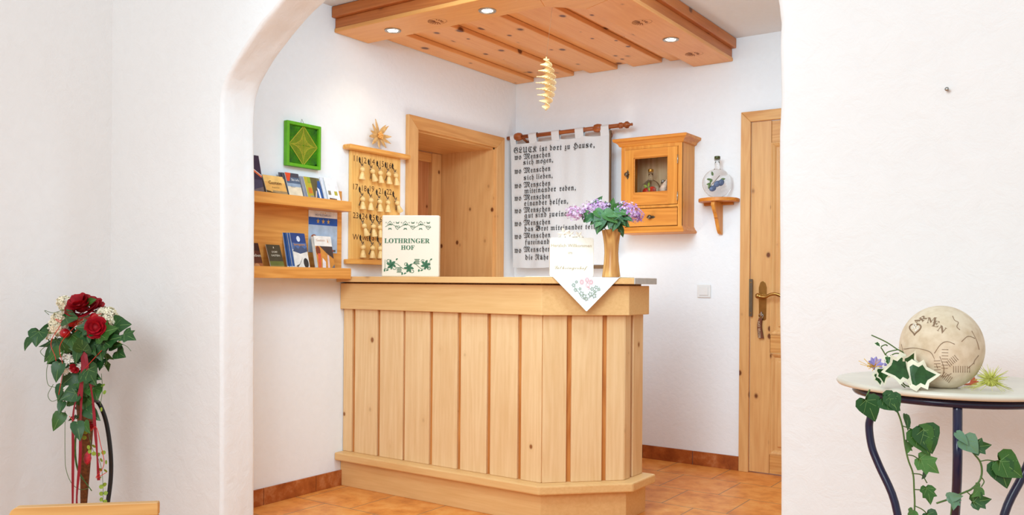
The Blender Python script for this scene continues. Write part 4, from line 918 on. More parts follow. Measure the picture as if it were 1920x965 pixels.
# wooden vase and lilac sprigs
pV = at(1146, 520, 4.06); VX, VY = pV.x, pV.y; ZV = ZW + .0022
va = thing('wooden_vase', 'turned two-tone wooden vase with flaring rim on the doily', 'vase', (VX, VY, ZV))
m = MB(); m.lathe([(0, .002), (.043, .0), (.0435, .004), (.040, .03), (.035, .075), (.033, .115), (.035, .155), (.040, .19), (.046, .222), (.047, .224), (.042, .222), (.034, .16), (.03, .1), (0, .08)], Matrix.Translation((VX, VY, ZV)), 32)
for v in m.bm.verts:
    h = v.co.z - ZV
    if h > .2: v.co.z += (v.co.x - VX) * .06
m.build('vase_body', VASEW, va)
def leafmesh(name, kind, size, mats):
    """leaf: base at the origin, tip along +y, upper face +z"""
    m = MB(); m.sm = True
    if kind == 'ivy': out = [(0, .02), (.16, -.10), (.34, -.02), (.50, .22), (.36, .34), (.46, .60), (.24, .62), (.12, .82), (0, 1.0)]
    elif kind == 'ivyfat': out = [(0, .04), (.2, -.14), (.42, -.08), (.56, .14), (.50, .36), (.40, .52), (.26, .70), (.10, .90), (0, 1.0)]
    elif kind == 'heart': out = [(0, 0), (.14, -.05), (.30, .05), (.34, .25), (.28, .50), (.14, .78), (0, 1.0)]
    elif kind == 'round': out = [(0, 0), (.25, .05), (.42, .3), (.4, .6), (.22, .85), (0, .92)]
    else: out = [(0, 0), (.10, .08), (.19, .28), (.20, .5), (.12, .78), (0, 1.0)]
    def zz(x, y): return .20 * abs(x) - .16 * y * y + .03 * math.sin(9 * x + 5 * y)
    def P(x, y): return m.V((x * size, y * size, zz(x, y) * size))
    cs_ = [P(0, max(0.0, min(1, y)) * .98) for x, y in out]
    for s_ in (1, -1):
        rim = [P(s_ * x, y) for x, y in out]
        inner = [P(s_ * x * (.70 if kind == 'varieg' else .5), y * .9 + .04) for x, y in out]
        for i in range(len(out) - 1):
            for a, b, mi in ((cs_, inner, 0), (inner, rim, 0)):
                m.mi = mi; q_ = [a[i], b[i], b[i + 1], a[i + 1]]
                m.face(q_ if s_ > 0 else q_[::-1])
    bmesh.ops.remove_doubles(m.bm, verts=m.bm.verts[:], dist=1e-5)
    m.mi = 1
    m.sm = False
    def vein(pts, w_):
        for (x0_, y0_), (x1_, y1_) in zip(pts, pts[1:]):
            l_ = math.hypot(x1_ - x0_, y1_ - y0_) or 1; nx_, ny_ = -(y1_ - y0_) / l_ * w_, (x1_ - x0_) / l_ * w_
            m.face([m.V((x * size, y * size, (zz(x, y) + .012) * size)) for x, y in ((x0_ - nx_, y0_ - ny_), (x1_ - nx_, y1_ - ny_), (x1_ + nx_, y1_ + ny_), (x0_ + nx_, y0_ + ny_))])
    vein([(0, .02), (0, .5), (0, .92)], .009)
    if kind.startswith('ivy'):
        for s_ in (-1, 1): vein([(0, .06), (s_ * .2, .12), (s_ * .38, .18)], .007); vein([(0, .1), (s_ * .18, .32), (s_ * .36, .52)], .007)
    m.mi = 0; m.fix = False
    me = m.mesh(name, mats); return me
LM = {}
def leaf_at(par, name, kind, mat, size, base, tip, nrm, roll=0.0):
    key = (kind, mat.name)
    if key not in LM: LM[key] = leafmesh('leaf', kind, 1.0, [mat, LEAFV])
    o = bpy.data.objects.new(name, LM[key]); COL.objects.link(o); o.parent = par
    base = Vector(base); y = (Vector(tip) - base).normalized(); z = Vector(nrm).normalized(); x = y.cross(z).normalized(); z = x.cross(y)
    R3 = Matrix(((x.x, y.x, z.x), (x.y, y.y, z.y), (x.z, y.z, z.z))).to_4x4() @ Matrix.Rotation(roll, 4, 'Y')
    L = (Vector(tip) - base).length
    o.matrix_local = Matrix.Translation(base - root_loc(par)) @ R3 @ Matrix.Scale(L if size is None else size, 4)
    return o
TOCAM = -FWD
def floret(m, p, nrm, s, mi):
    M = frame(p, nrm.orthogonal(), z=nrm) @ Matrix.Rotation(rnd.uniform(0, 6), 4, 'Z'); m.mi = mi
    for k in range(4):
        Q = M @ Matrix.Rotation(k * PI / 2, 4, 'Z')
        m.face([m.V(q_, Q) for q_ in ((0, 0, 0), (s * .7, -s * .42, s * .12), (s * 1.05, 0, s * .30), (s * .7, s * .42, s * .12))])
def lilac(label, c, rx, rz, tilt, n, D, stem_to, pal):
    c = at(*c, D); t_ = thing('lilac_sprig', label, 'flower', c, 'lilac sprigs in the wooden vase')
    m = MB(); ax = RGT * math.cos(tilt) + UP * math.sin(tilt); ay = RGT * -math.sin(tilt) + UP * math.cos(tilt)
    for k in range(n):
        v = Vector((rnd.gauss(0, 1), rnd.gauss(0, 1), rnd.gauss(0, 1))).normalized(); q_ = rnd.uniform(.55, 1.14)
        taper = 1 - .35 * max(0, v.x)
        p = c + ax * v.x * rx * q_ + ay * v.y * rz * q_ * taper + FWD * v.z * rz * .9 * q_ * taper
        floret(m, p, (ax * v.x / rx + ay * v.y / rz + FWD * v.z / rz).normalized() + Vector((rnd.uniform(-.4, .4), rnd.uniform(-.4, .4), rnd.uniform(-.4, .4))), rnd.uniform(.0050, .0078), rnd.choice(pal))
    m.fix = False
    m.build('flower_panicle', [LIL1, LIL2, LIL3, LILB], t_)
    MB().tube(smooth([Vector(stem_to) + UP * -.07, Vector(stem_to), (Vector(stem_to) * .5 + c * .5) + UP * .02, c], 5), .0022, 6).build('stem', STEMG, t_)
    return t_
rim = Vector((VX, VY, ZV + .215))
sp1 = lilac('drooping pale lilac sprig at the left of the wooden vase', (1078, 400), .043, .034, -.5, 190, 4.02, rim + RGT * -.02, (0, 0, 2, 2, 3))
sp2 = lilac('pink lilac sprig in the middle above the wooden vase', (1119, 391), .078, .044, .1, 420, 4.06, rim + RGT * -.005, (0, 0, 2, 1))
sp3 = lilac('mauve lilac sprig leaning right above the wooden vase', (1181, 399), .070, .048, -.45, 420, 4.03, rim + RGT * .02, (1, 1, 0, 2))
for par, lst in ((sp1, [((1092, 402), (1104, 394), 0), ((1090, 400), (1096, 410), 0), ((1095, 412), (1108, 400), -.02)]),
                 (sp2, [((1112, 385), (1126, 372), .02), ((1120, 380), (1128, 368), .04), ((1146, 392), (1150, 372), .03), ((1150, 396), (1168, 378), .0), ((1112, 404), (1100, 416), -.05), ((1120, 408), (1108, 420), -.04), ((1118, 396), (1140, 410), -.06),
                        ((1128, 404), (1118, 436), -.07), ((1138, 402), (1112, 412), -.06), ((1132, 412), (1124, 434), -.06), ((1135, 398), (1158, 416), -.08)]),
                 (sp3, [((1152, 400), (1170, 414), -.06), ((1156, 396), (1182, 398), -.05), ((1158, 404), (1174, 420), -.05), ((1150, 408), (1164, 402), -.08), ((1164, 412), (1180, 424), -.03), ((1155, 418), (1166, 436), -.02), ((1160, 424), (1170, 442), .02), ((1148, 402), (1148, 384), -.02), ((1146, 410), (1142, 428), -.07), ((1156, 412), (1150, 432), -.07), ((1140, 400), (1160, 404), -.08), ((1168, 404), (1186, 412), -.05), ((1144, 396), (1136, 378), .02), ((1130, 410), (1116, 424), -.07)])):
    for (bx, by), (tx, ty), dz in lst:
        B_, T_ = at(bx, by, 4.05 + dz), at(tx, ty, 4.05 + dz - .02)
        B2 = B_ - (T_ - B_) * .12; T2 = T_ + (T_ - B_) * .04
        leaf_at(par, 'leaf', 'heart', LEAFM if rnd.random() < .4 else LEAFD, None, B2, T2, TOCAM + UP * .5 + RGT * rnd.uniform(-.5, .5))

# ------------------------------------------------------------------ hanging spiral of wooden slats
pS = at(1024, 158, 4.15); zt, zb = at(1024, 109, 4.15).z, at(1024, 207, 4.15).z
hsx = thing('slat_spiral', 'pale wooden slat spiral mobile hanging from the canopy', 'mobile', (pS.x, pS.y, zb))
MB().tube([(pS.x, pS.y, zb), (pS.x, pS.y, zt + .006)], .0035, 8).build('core', PEG, hsx)
MB().tube([(pS.x, pS.y, zt), (1.195, -1.44, 2.431)], .0006, 5).build('string', plain('grey_thread', lin((150, 120, 90)), .8), hsx)
slat = MB().box((-1, -.0032, -.0014), (1, .0032, .0014)).mesh('slat', wood('slat_wood', lin((250, 222, 168)), lin((238, 196, 128)), 'X', ring_=.3))
NS = 84
for k in range(NS):
    t_ = k / (NS - 1); env = (math.sin(PI * (.06 + .90 * t_)) ** .75); r0 = .050 * env
    o = bpy.data.objects.new('slat', slat); COL.objects.link(o); o.parent = hsx
    o.location = (0, 0, (zt - zb) * (.02 + .96 * (1 - t_))); o.rotation_euler = (0, 0, PI * t_ * 8.3 + YAW + .3); o.scale = (max(r0, .006), 1, 1.0)

# ------------------------------------------------------------------ flower stand in the lobby corner
FD = 3.75
def fa(px, py, dd=0): return at(px, py, FD + dd)
fbase = fa(157, 900); fs = thing('flower_stand', 'rust coloured cone vase in a curved black steel stand', 'vase stand', (fbase.x, fbase.y, 0))
m = MB(); cone = [fa(158, 1000), fa(157, 945), fa(160, 875), fa(161, 800), fa(158, 700)]
m.tube(cone, [.010, .0135, .020, .030, .044], 20); m.build('cone_vase', RUST, fs)
m = MB(); bs_ = [fa(178, 748, .05), fa(189, 762, .06), fa(200, 795, .07), fa(207, 845, .07), fa(208, 890, .07), fa(203, 935, .06), fa(195, 975, .05)]
foot = Vector((fbase.x, fbase.y, .02)); bs_ += [fa(180, 1020, .03), fa(165, 1055, .0)]
bs_[-1].z = .02
m.tube(smooth(bs_, 6), .0095, 10); m.lathe([(0, 0), (.13, 0), (.13, .010), (.02, .018), (0, .018)], Matrix.Translation((fbase.x, fbase.y, 0)), 32)
m.tube([fa(160 + 24 * math.cos(a), 752, .055 * math.sin(a)) for a in [2 * PI * k / 20 for k in range(21)]], .005, 8)
m.tube([fa(158, 1000), (fbase.x, fbase.y, .015)], .008, 8)
m.build('steel_stand', BLK, fs)

fl = thing('flower_arrangement', 'silk rose arrangement with ivy and burgundy ribbons in the cone vase', 'flowers', fa(155, 640))
def rose(c, R0, nrm, seed, petals=22, mat=RED):
    r_ = random.Random(seed); m = MB(); m.sm = True; F_ = frame(c, Vector(nrm).orthogonal(), z=nrm)
    for k in range(petals):
        t_ = k / petals; a = k * 2.399; rr_ = R0 * (.10 + .75 * t_); tl = .25 + 1.05 * t_; pw = R0 * (.30 + .38 * t_); ph = R0 * (.75 - .12 * t_)
        Q = F_ @ Matrix.Rotation(a, 4, 'Z') @ Matrix.Translation((rr_ * .55, 0, R0 * (.25 - .35 * t_))) @ Matrix.Rotation(tl, 4, 'Y')
        g = []
        for i in range(6):
            row = []
            for j in range(4):
                u = (i / 5 - .5) * 2; v = j / 3; wdt = pw * (.55 + .6 * math.sin(PI * min(1, .15 + v * .65)))
                row.append(m.V((-.30 * pw * (1 - u * u) * -1 * .6 + .16 * ph * v * v + r_.uniform(-.02, .02) * R0, u * wdt, ph * v * (1 - .16 * u * u) + r_.uniform(-.02, .03) * R0), Q))
            g.append(row)
        for i in range(5):
            for j in range(3): m.face([g[i][j], g[i + 1][j], g[i + 1][j + 1], g[i][j + 1]])
    m.ball((0, 0, R0 * .12), R0 * .42, F_, n=10)
    m.fix = False
    m.build('rose', mat, fl)
rose(fa(154, 577, -.09), .066, TOCAM * .6 + UP * .9 + RGT * -.1, 1, 26)
rose(fa(176, 574, -.04), .045, UP + RGT * .4 + TOCAM * .4, 8, 16)
rose(fa(181, 614, -.13), .046, TOCAM + UP * .2 + RGT * .3, 3, 20)
rose(fa(140, 690, -.10), .022, TOCAM + UP * -.4, 4, 9)
rose(fa(118, 746, -.08), .020, TOCAM + RGT * -.6 + UP * -.3, 5, 8)
rose(fa(172, 796, -.06), .020, TOCAM + UP * -.6, 6, 9)
m = MB(); 
for q_, (a0, b0, W0) in enumerate(((fa(169, 850, -.07), fa(163, 875, -.07), .009),)): m.lathe([(0, 0), (.012, .012), (.016, .03), (.010, .05), (0, .062)], frame(fa(164, 872, -.07), RGT, z=UP + RGT * .35), 10)
m.build('rose_bud', plain('pale_red_bud', lin((196, 48, 60)), .5, .3, 0, .25, 60), fl)
def pompom(c, R0, n, mat, nm='hydrangea_head', s=.012):
    m = MB()
    for k in range(n):
        v = Vector((rnd.gauss(0, 1), rnd.gauss(0, 1), rnd.gauss(0, 1))).normalized()
        floret(m, c + v * R0 * rnd.uniform(.85, 1.0), v + Vector((rnd.uniform(-.4, .4), 0, rnd.uniform(-.4, .4))), s * rnd.uniform(.8, 1.2), 0)
    m.fix = False; m.build(nm, mat, fl)
for (x, y), R0, n in (((199, 597), .048, 240), ((108, 612), .038, 150), ((112, 598), .030, 80), ((159, 604), .030, 80), ((122, 568), .030, 80), ((210, 606), .030, 90)): pompom(fa(x, y, -.06), R0, n, CREAMF)
for x, y in ((117, 654), (118, 660), (122, 672), (128, 678), (134, 676), (124, 697), (130, 694), (126, 730), (132, 728), (148, 740), (90, 632), (96, 630), (150, 684), (118, 690), (131, 668)):
    m = MB()
    for k in range(5): floret(m, fa(x + rnd.uniform(-4, 4), y + rnd.uniform(-4, 4), -.09 + rnd.uniform(-.02, .02)), TOCAM + Vector((rnd.uniform(-.5, .5),) * 3), .010, 0)
    m.fix = False; m.build('white_blossom', WHITEF, fl)
m = MB()
for x, y in ((218, 643), (224, 641), (220, 648), (227, 645), (92, 627), (95, 634), (88, 634), (208, 630), (212, 634)): m.ball(fa(x, y, -.05), .006, n=8)
m.build('white_berries', plain('cream_berry', lin((240, 226, 180)), .4), fl)
for x, y, R0 in ((135, 604, .020), (122, 624, .021), (176, 594, .018), (183, 616, .018)):
    m = MB(); m.ball(fa(x, y, -.11), R0, n=16); m.build('red_apple', REDB, fl)
ivy = [('ivyfat', 'D', (72, 625), (66, 648)), ('heart', 'D', (58, 633), (43, 656)), ('ivyfat', 'L', (92, 628), (96, 618)), ('heart', 'D', (116, 640), (80, 678)), ('heart', 'M', (122, 648), (84, 680)), ('heart', 'D', (112, 678), (103, 716)),
       ('ivyfat', 'M', (136, 632), (138, 660)), ('ivyfat', 'D', (160, 622), (166, 640)), ('heart', 'D', (150, 648), (138, 682)), ('ivy', 'D', (172, 615), (140, 612)), ('ivyfat', 'D', (186, 640), (188, 676)), ('heart', 'D', (176, 632), (186, 655)),
       ('ivyfat', 'D', (198, 622), (204, 622)), ('ivy', 'D', (235, 628), (252, 634)), ('ivyfat', 'D', (212, 612), (242, 606)), ('ivyfat', 'D', (222, 660), (232, 668)), ('ivy', 'D', (200, 640), (224, 628)), ('heart', 'D', (206, 650), (226, 644)), ('ivy', 'M', (190, 625), (216, 612)),
       ('ivyfat', 'D', (142, 700), (114, 722)), ('ivyfat', 'D', (168, 696), (176, 722)), ('ivyfat', 'M', (150, 718), (160, 742)), ('ivy', 'D', (162, 700), (186, 708)), ('heart', 'D', (116, 720), (106, 750)), ('heart', 'M', (120, 735), (108, 756)), ('ivyfat', 'M', (146, 742), (124, 760)), ('ivyfat', 'D', (138, 738), (112, 748)),
       ('ivyfat', 'M', (162, 748), (160, 772)), ('heart', 'D', (158, 764), (186, 786)), ('heart', 'D', (118, 752), (110, 775)), ('heart', 'M', (118, 770), (98, 808)), ('ivy', 'D', (134, 592), (122, 590)), ('ivyfat', 'D', (126, 596), (142, 594)), ('heart', 'M', (164, 568), (177, 560)), ('heart', 'D', (96, 612), (82, 616)),
       ('ivyfat', 'M', (176, 730), (182, 748)), ('heart', 'D', (172, 650), (178, 666)), ('ivyfat', 'D', (156, 652), (150, 628)), ('heart', 'D', (128, 660), (112, 640)), ('ivy', 'D', (104, 640), (92, 660)), ('heart', 'D', (144, 790), (150, 825)), ('heart', 'M', (158, 790), (166, 812))]
for k, (kd, c_, b0, t0) in enumerate(ivy):
    dd = -.10 + rnd.uniform(-.04, .04); B_, T_ = fa(*b0, dd), fa(*t0, dd - .03)
    d_ = T_ - B_
    if kd != 'heart': B_ = B_ - d_ * .25
    if d_.length < .035: T_ = B_ + d_.normalized() * .05
    if d_.length > .085: B_ = T_ - d_.normalized() * .085
    leaf_at(fl, 'ivy_leaf' if kd != 'heart' else 'long_leaf', kd, {'D': LEAFD, 'M': LEAFM, 'L': LEAFL}[c_], None, B_, T_, TOCAM + UP * rnd.uniform(0, .6) + RGT * rnd.uniform(-.5, .5))
m = MB()
for k in range(230):     # dark filling foliage inside the head
    v = Vector((rnd.gauss(0, 1), rnd.gauss(0, 1), rnd.gauss(0, 1))).normalized() * rnd.uniform(.4, 1)
    c = fa(155, 640, .0) + RGT * v.x * .13 + UP * v.y * .12 + FWD * v.z * .05 - UP * .01; q_ = frame(c, Vector((rnd.gauss(0, 1), rnd.gauss(0, 1), rnd.gauss(0, 1))), z=v + TOCAM)
    m.face([m.V(p, q_) for p in ((0, 0, 0), (.022, .014, 0), (.058, 0, .004), (.022, -.014, 0))])
for k in range(70):
    t_ = rnd.random(); c = fa(150 + 18 * rnd.uniform(-1, 1) * (1 - .5 * t_), 690 + 95 * t_, rnd.uniform(-.03, .03)); q_ = frame(c, Vector((rnd.gauss(0, 1), rnd.gauss(0, 1), -1.0)), z=TOCAM + Vector((rnd.gauss(0, .4), rnd.gauss(0, .4), 0)))
    m.face([m.V(p, q_) for p in ((0, 0, 0), (.015, .009, 0), (.04, 0, .004), (.015, -.009, 0))])
m.fix = False; m.build('filler_foliage', LEAFD, fl)
for pts, w_ in (([(158, 656), (152, 720), (138, 770), (137, 850), (136, 970)], .011), ([(156, 660), (153, 730), (151, 800), (150, 860), (144, 930), (146, 970)], .012), ([(160, 660), (166, 700), (174, 750), (178, 800), (182, 850), (185, 900)], .012), ([(158, 700), (157, 660), (163, 648)], .014), ([(156, 700), (154, 655), (150, 645)], .014)):
    m = MB(); m.sm = True; P = smooth([fa(x, y, -.115) for x, y in pts], 6); prev = None
    for i, p in enumerate(P):
        tw = .5 * math.sin(i * .45); d_ = (RGT * math.cos(tw) + FWD * math.sin(tw)) * w_ / 2; cur = (m.bm.verts.new(p - d_), m.bm.verts.new(p + d_))
        if prev: m.face([prev[0], prev[1], cur[1], cur[0]])
        prev = cur
    m.build('ribbon', RIB, fl)
for pts in ([(150, 592), (138, 606), (104, 598), (128, 606), (190, 588)], [(160, 590), (140, 612), (116, 640), (112, 660), (118, 690), (110, 740)], [(120, 600), (96, 640), (104, 670), (106, 690)], [(220, 636), (196, 652), (176, 672), (160, 690)], [(130, 780), (150, 800), (168, 808), (180, 800), (188, 830), (195, 870), (180, 895), (200, 885)], [(170, 620), (160, 610), (140, 622)]):
    MB().tube(smooth([fa(x, y, -.13) for x, y in pts], 8), .0015, 5).build('red_wire', REDW, fl)
for pts in ([(110, 630), (84, 650), (76, 660), (88, 672)], [(100, 660), (88, 690), (90, 720), (104, 726)], [(100, 720), (90, 740), (98, 752), (116, 744)], [(196, 660), (200, 680), (190, 690)], [(92, 590), (84, 582), (100, 586), (120, 580)], [(190, 700), (192, 730), (188, 760)], [(122, 770), (122, 850), (124, 880), (134, 905), (150, 917), (166, 915)], [(216, 640), (236, 648), (246, 658)]):
    MB().tube(smooth([fa(x, y, -.10) for x, y in pts], 8), .0012, 5).build('tendril', STEMG, fl)
for pts in ([(148, 790), (141, 830), (146, 880), (172, 920)],):
    MB().tube(smooth([fa(x, y, -.06) for x, y in pts], 8), [.004] * 20 + [.002] * 5, 6).build('grass_blade', LEAFM, fl)
for x, y in ((160, 810), (158, 820), (170, 828), (176, 836), (168, 846), (181, 834), (184, 852), (190, 862), (199, 866), (188, 880), (198, 882), (187, 896), (196, 908), (190, 912), (190, 925), (198, 924), (190, 936), (197, 940), (176, 850), (166, 838), (194, 848), (193, 722), (196, 735), (190, 767), (172, 690), (178, 684)):
    m = MB()
    q_ = frame(fa(x, y, -.10 + rnd.uniform(-.01, .01)), Vector((rnd.gauss(0, 1), rnd.gauss(0, .4), rnd.gauss(0, 1))), z=TOCAM + RGT * rnd.uniform(-.5, .5))
    m.face([m.V((.0095 * math.cos(2 * PI * k / 8), .0095 * math.sin(2 * PI * k / 8), 0), q_) for k in range(8)]); m.fix = False; m.build('lime_leaf', LEAFL, fl)
MB().tube(smooth([fa(x, y, -.10) for x, y in ((164, 800), (172, 838), (188, 868), (193, 905), (193, 940))], 6), .001, 5).build('strand_stem', STEMG, fl)

# ------------------------------------------------------------------ pale wooden rack at the lower left
rp0, rp1 = at(19, 953, 2.27), at(298, 943, 2.335); rd = (rp1 - rp0); rd.z = 0; RW = rd.length; rd.normalize(); RH = (rp0.z + rp1.z) / 2 + .005
MR_ = frame((rp0.x, rp0.y, 0), rd, z=(0, 0, 1))
lr = thing('wooden_rack', 'low pale beech frame with a rounded corner at the lower left edge', 'rack', M=MR_)
for yy in (0,):
    m = MB(); m.prism([(0, RH - .034), (.0, RH - .02), (.006, RH - .008), (.018, RH), (RW - .002, RH), (RW, RH - .004), (RW, RH - .034), (RW - .035, RH - .034), (RW - .035, RH - .0335), (.035, RH - .0335), (.035, RH - .034)], -yy - .012, -yy + .012, frame((0, 0, 0), (1, 0, 0), (0, 0, 1)), bev=.002); m.build('top_rail', RACK, lr, local=True)
    for x0_ in (0.0005, RW - .0345): 
        m = MB(); m.box((x0_, yy - .012, .0225), (x0_ + .034, yy + .012, RH - .0355), bev=.003); m.build('post', RACK, lr, local=True)
MB().box((.034, -.010, .10), (RW - .034, .010, .13), bev=.003).build('lower_rail', RACK, lr, local=True)
for x0_ in (.0005, RW - .0345): MB().box((x0_, -.12, 0), (x0_ + .034, .12, .022), bev=.004).build('foot', RACK, lr, local=True)

# ------------------------------------------------------------------ round side table with stone ball and ivy
TC = Vector((3.137, -2.955, 0)); ZTT = .901; TR = .226
tb = thing('side_table', 'round cream topped side table on navy steel legs by the right wall', 'table', TC)
MB().lathe([(0, ZTT - .016), (TR - .03, ZTT - .016), (TR - .004, ZTT - .012), (TR, ZTT - .006), (TR - .003, ZTT - .001), (TR - .012, ZTT), (0, ZTT - .001)], Matrix.Translation(TC), 64).build('table_top', plain('cream_ceramic', lin((226, 222, 206)), .3, .5, 0, .04, 12), tb)
rr_ = .166
MB().tube([TC + Vector((rr_ * 1.12 * math.cos(2 * PI * k / 48), rr_ * 1.12 * math.sin(2 * PI * k / 48), ZTT - .024)) for k in range(49)], .008, 10).build('steel_ring', NAVY, tb)
for a in (3.5, 123.5, 243.5):
    # angle measured from the camera-facing direction towards image right
    an = math.radians(a); tc_ = Vector((CAM.x - TC.x, CAM.y - TC.y, 0)).normalized(); dv = tc_ * math.cos(an) + Vector((-tc_.y, tc_.x, 0)) * math.sin(an)
    pr = [(.176, ZTT - .024), (.180, ZTT - .09), (.185, ZTT - .12), (.178, ZTT - .165), (.160, ZTT - .205), (.122, ZTT - .28), (.10, ZTT - .40), (.09, .42), (.105, .28), (.15, .12), (.20, .01)]
    MB().tube(smooth([TC + dv * r + UP * z for r, z in pr], 5), .0085, 10).build('leg', NAVY, tb)
m = MB().tube([TC + Vector((.098 * math.cos(2 * PI * k / 32), .098 * math.sin(2 * PI * k / 32), .45)) for k in range(33)], .006, 8); m.build('lower_ring', NAVY, tb)
BC = at(1765, 657, 1.70); BR = .0765; BK = 1.085; BC.z = ZTT + BR * BK * .94 - .0005
sb = thing('stone_ball', 'beige stoneware garden ball with lettering and a heart on the side table', 'ornament', (BC.x, BC.y, ZTT))
m, nt, b = newmat('stoneware', 0.75, 0.25); tc = N(nt, 'ShaderNodeTexCoord'); n1 = N(nt, 'ShaderNodeTexNoise', Scale=14.0, Detail=6); n2 = N(nt, 'ShaderNodeTexNoise', Scale=60.0, Detail=4)
nt.links.new(tc.outputs['Object'], n1.inputs['Vector']); nt.links.new(tc.outputs['Object'], n2.inputs['Vector'])
nt.links.new(mix(nt, .35, ramp(nt, n1.outputs[0], [(.3, lin((206, 186, 152))), (.55, lin((226, 210, 182))), (.75, lin((236, 224, 202)))]), ramp(nt, n2.outputs[0], [(.3, lin((190, 166, 132))), (.6, lin((234, 220, 196)))])), b.inputs['Base Color'])
bp = N(nt, 'ShaderNodeBump', Strength=.25, Distance=.002); nt.links.new(n2.outputs[0], bp.inputs['Height']); nt.links.new(bp.outputs[0], b.inputs['Normal'])
STONE = m
m = MB(); pr = []
for k in range(33):
    a = PI * k / 32; z = max(-BR * math.cos(a), -BR * .94) * BK; pr.append((BR * math.sin(a) if 0 < k < 32 else 0, z))
pr = [(r_ if z_ > -BR * BK * .939 or r_ == 0 else r_, z_) for r_, z_ in pr]; pr[0] = (0, -BR * BK * .94); m.lathe(pr, Matrix.Translation(BC), 48); m.build('ball', STONE, sb)
ETCH = plain('dark_glaze', lin((138, 112, 86)), .6)
def bpt(px, py, lift=1.006):
    """point where the view ray to this place meets the ball, and the surface normal"""
    d = ray(px, py); o = CAM - BC; d = Vector((d.x, d.y, d.z / BK)); o = Vector((o.x, o.y, o.z / BK)); A = d.dot(d); B_ = 2 * o.dot(d); C_ = o.dot(o) - (BR * lift) ** 2; disc = max(0, B_ * B_ - 4 * A * C_)
    t_ = (-B_ - math.sqrt(disc)) / (2 * A); p = CAM + ray(px, py) * t_; return p, Vector((p.x - BC.x, p.y - BC.y, (p.z - BC.z) / BK ** 2)).normalized()
def bstroke(m, pts, r=.0007): 
    P = [bpt(*p, 1.004)[0] for p in pts]; m.tube(smooth(P, 3) if len(P) > 2 else P, r, 5)
m = MB()
for s, px, py, rot in (('A', 1723, 600, .35), ('R', 1734, 596.5, .15), ('M', 1746, 602, -.45), ('E', 1752.5, 609, -.55), ('N', 1762, 619, -.75)):
    p, n_ = bpt(px, py + 3); x = (RGT - n_ * RGT.dot(n_)).normalized(); y = n_.cross(x); x2 = x * math.cos(rot) + y * math.sin(rot); y2 = n_.cross(x2)
    m.text(chr(0x1D400 + ord(s) - 65), frame(p, x2, y2), size=.019, align='CENTER')
m.build('lettering', ETCH, sb)
m = MB(); hp_ = []
for k in range(25):
    t_ = 2 * PI * k / 24; hp_.append((1716 + 10.5 * math.sin(t_) ** 3 + 1.5 * math.cos(t_), 616 - .70 * (13 * math.cos(t_) - 5 * math.cos(2 * t_) - 2 * math.cos(3 * t_) - math.cos(4 * t_))))
bstroke(m, hp_, .0014)
m.build('heart_outline', ETCH, sb)
m = MB()
for k in range(30):
    a, q_ = rnd.uniform(0, 6.28), math.sqrt(rnd.random()); p, n_ = bpt(1716 + 6.5 * q_ * math.cos(a), 614 + 6.5 * q_ * math.sin(a), 1.003); m.ball(p, .0016, n=6)
m.build('heart_inlay', plain('white_chips', lin((240, 234, 220)), .5), sb)
m = MB()
for pts in ([(1685, 652), (1696, 654), (1712, 652), (1735, 656), (1748, 664), (1758, 690)], [(1786, 592), (1790, 600), (1797, 604), (1794, 612), (1800, 618)], [(1752, 662), (1764, 645), (1776, 640), (1790, 645)], [(1835, 666), (1826, 680), (1832, 700)], [(1690, 645), (1694, 662)], [(1822, 620), (1832, 640), (1836, 655)], [(1826, 680), (1815, 690)], [(1762, 668), (1770, 690), (1768, 706), (1784, 700)], [(1803, 640), (1815, 630), (1828, 634)]): bstroke(m, pts, .0006)
for x0_, y0_, x1_, y1_, n_ in ((1772, 655, 1771, 690, 7), (1778, 682, 1793, 670, 6), (1788, 692, 1818, 692, 8), (1757, 676, 1758, 704, 6), (1768, 702, 1782, 712, 6)):
    for k in range(n_):
        t_ = k / (n_ - 1); x, y = x0_ + (x1_ - x0_) * t_, y0_ + (y1_ - y0_) * t_; l_ = math.hypot(x1_ - x0_, y1_ - y0_); nx_, ny_ = -(y1_ - y0_) / l_, (x1_ - x0_) / l_
        bstroke(m, [(x - nx_ * 6, y - ny_ * 6), (x + nx_ * 6, y + ny_ * 6)], .0005)
m.build('imprints', ETCH, sb)
# variegated ivy sprig on the table
def vleaf(par, name, base, tip, nrm, wide=1.0):
    m = MB(); base, tip = Vector(base), Vector(tip); y = tip - base; L = y.length; F_ = frame(base, y.cross(Vector(nrm)), y)
    out = [(0, .05), (.18, -.09), (.40, -.02), (.50, .16), (.36, .32), (.46, .52), (.25, .60), (0, 1.0)]
    inn = [(0, .14), (.14, .05), (.27, .06), (.33, .17), (.24, .33), (.31, .46), (.16, .56), (0, .86)]
    zz = lambda x, y_: .16 * abs(x) - .12 * y_ * y_ + .03 * math.sin(8 * y_ + 4 * x)
    P = lambda x, y_, dz=0: m.V((x * L * wide, y_ * L, (zz(x, y_) + dz) * L), F_)
    for s_ in (1, -1):
        m.mi = 1
        for i in range(len(out) - 1): m.face([P(s_ * inn[i][0], inn[i][1]), P(s_ * out[i][0], out[i][1]), P(s_ * out[i + 1][0], out[i + 1][1]), P(s_ * inn[i + 1][0], inn[i + 1][1])])
        m.mi = 0
        for i in range(len(out) - 1): m.face([P(0, inn[i][1]), P(s_ * inn[i][0], inn[i][1]), P(s_ * inn[i + 1][0], inn[i + 1][1]), P(0, inn[i + 1][1])])
    bmesh.ops.remove_doubles(m.bm, verts=m.bm.verts[:], dist=1e-5); m.fix = False
    m.build(name, [LEAFD, CREAMR], par)
TD = 1.66
vs = thing('ivy_sprig', 'variegated ivy sprig with white leaf edges leaning on the stone ball', 'plant', at(1700, 728, TD))
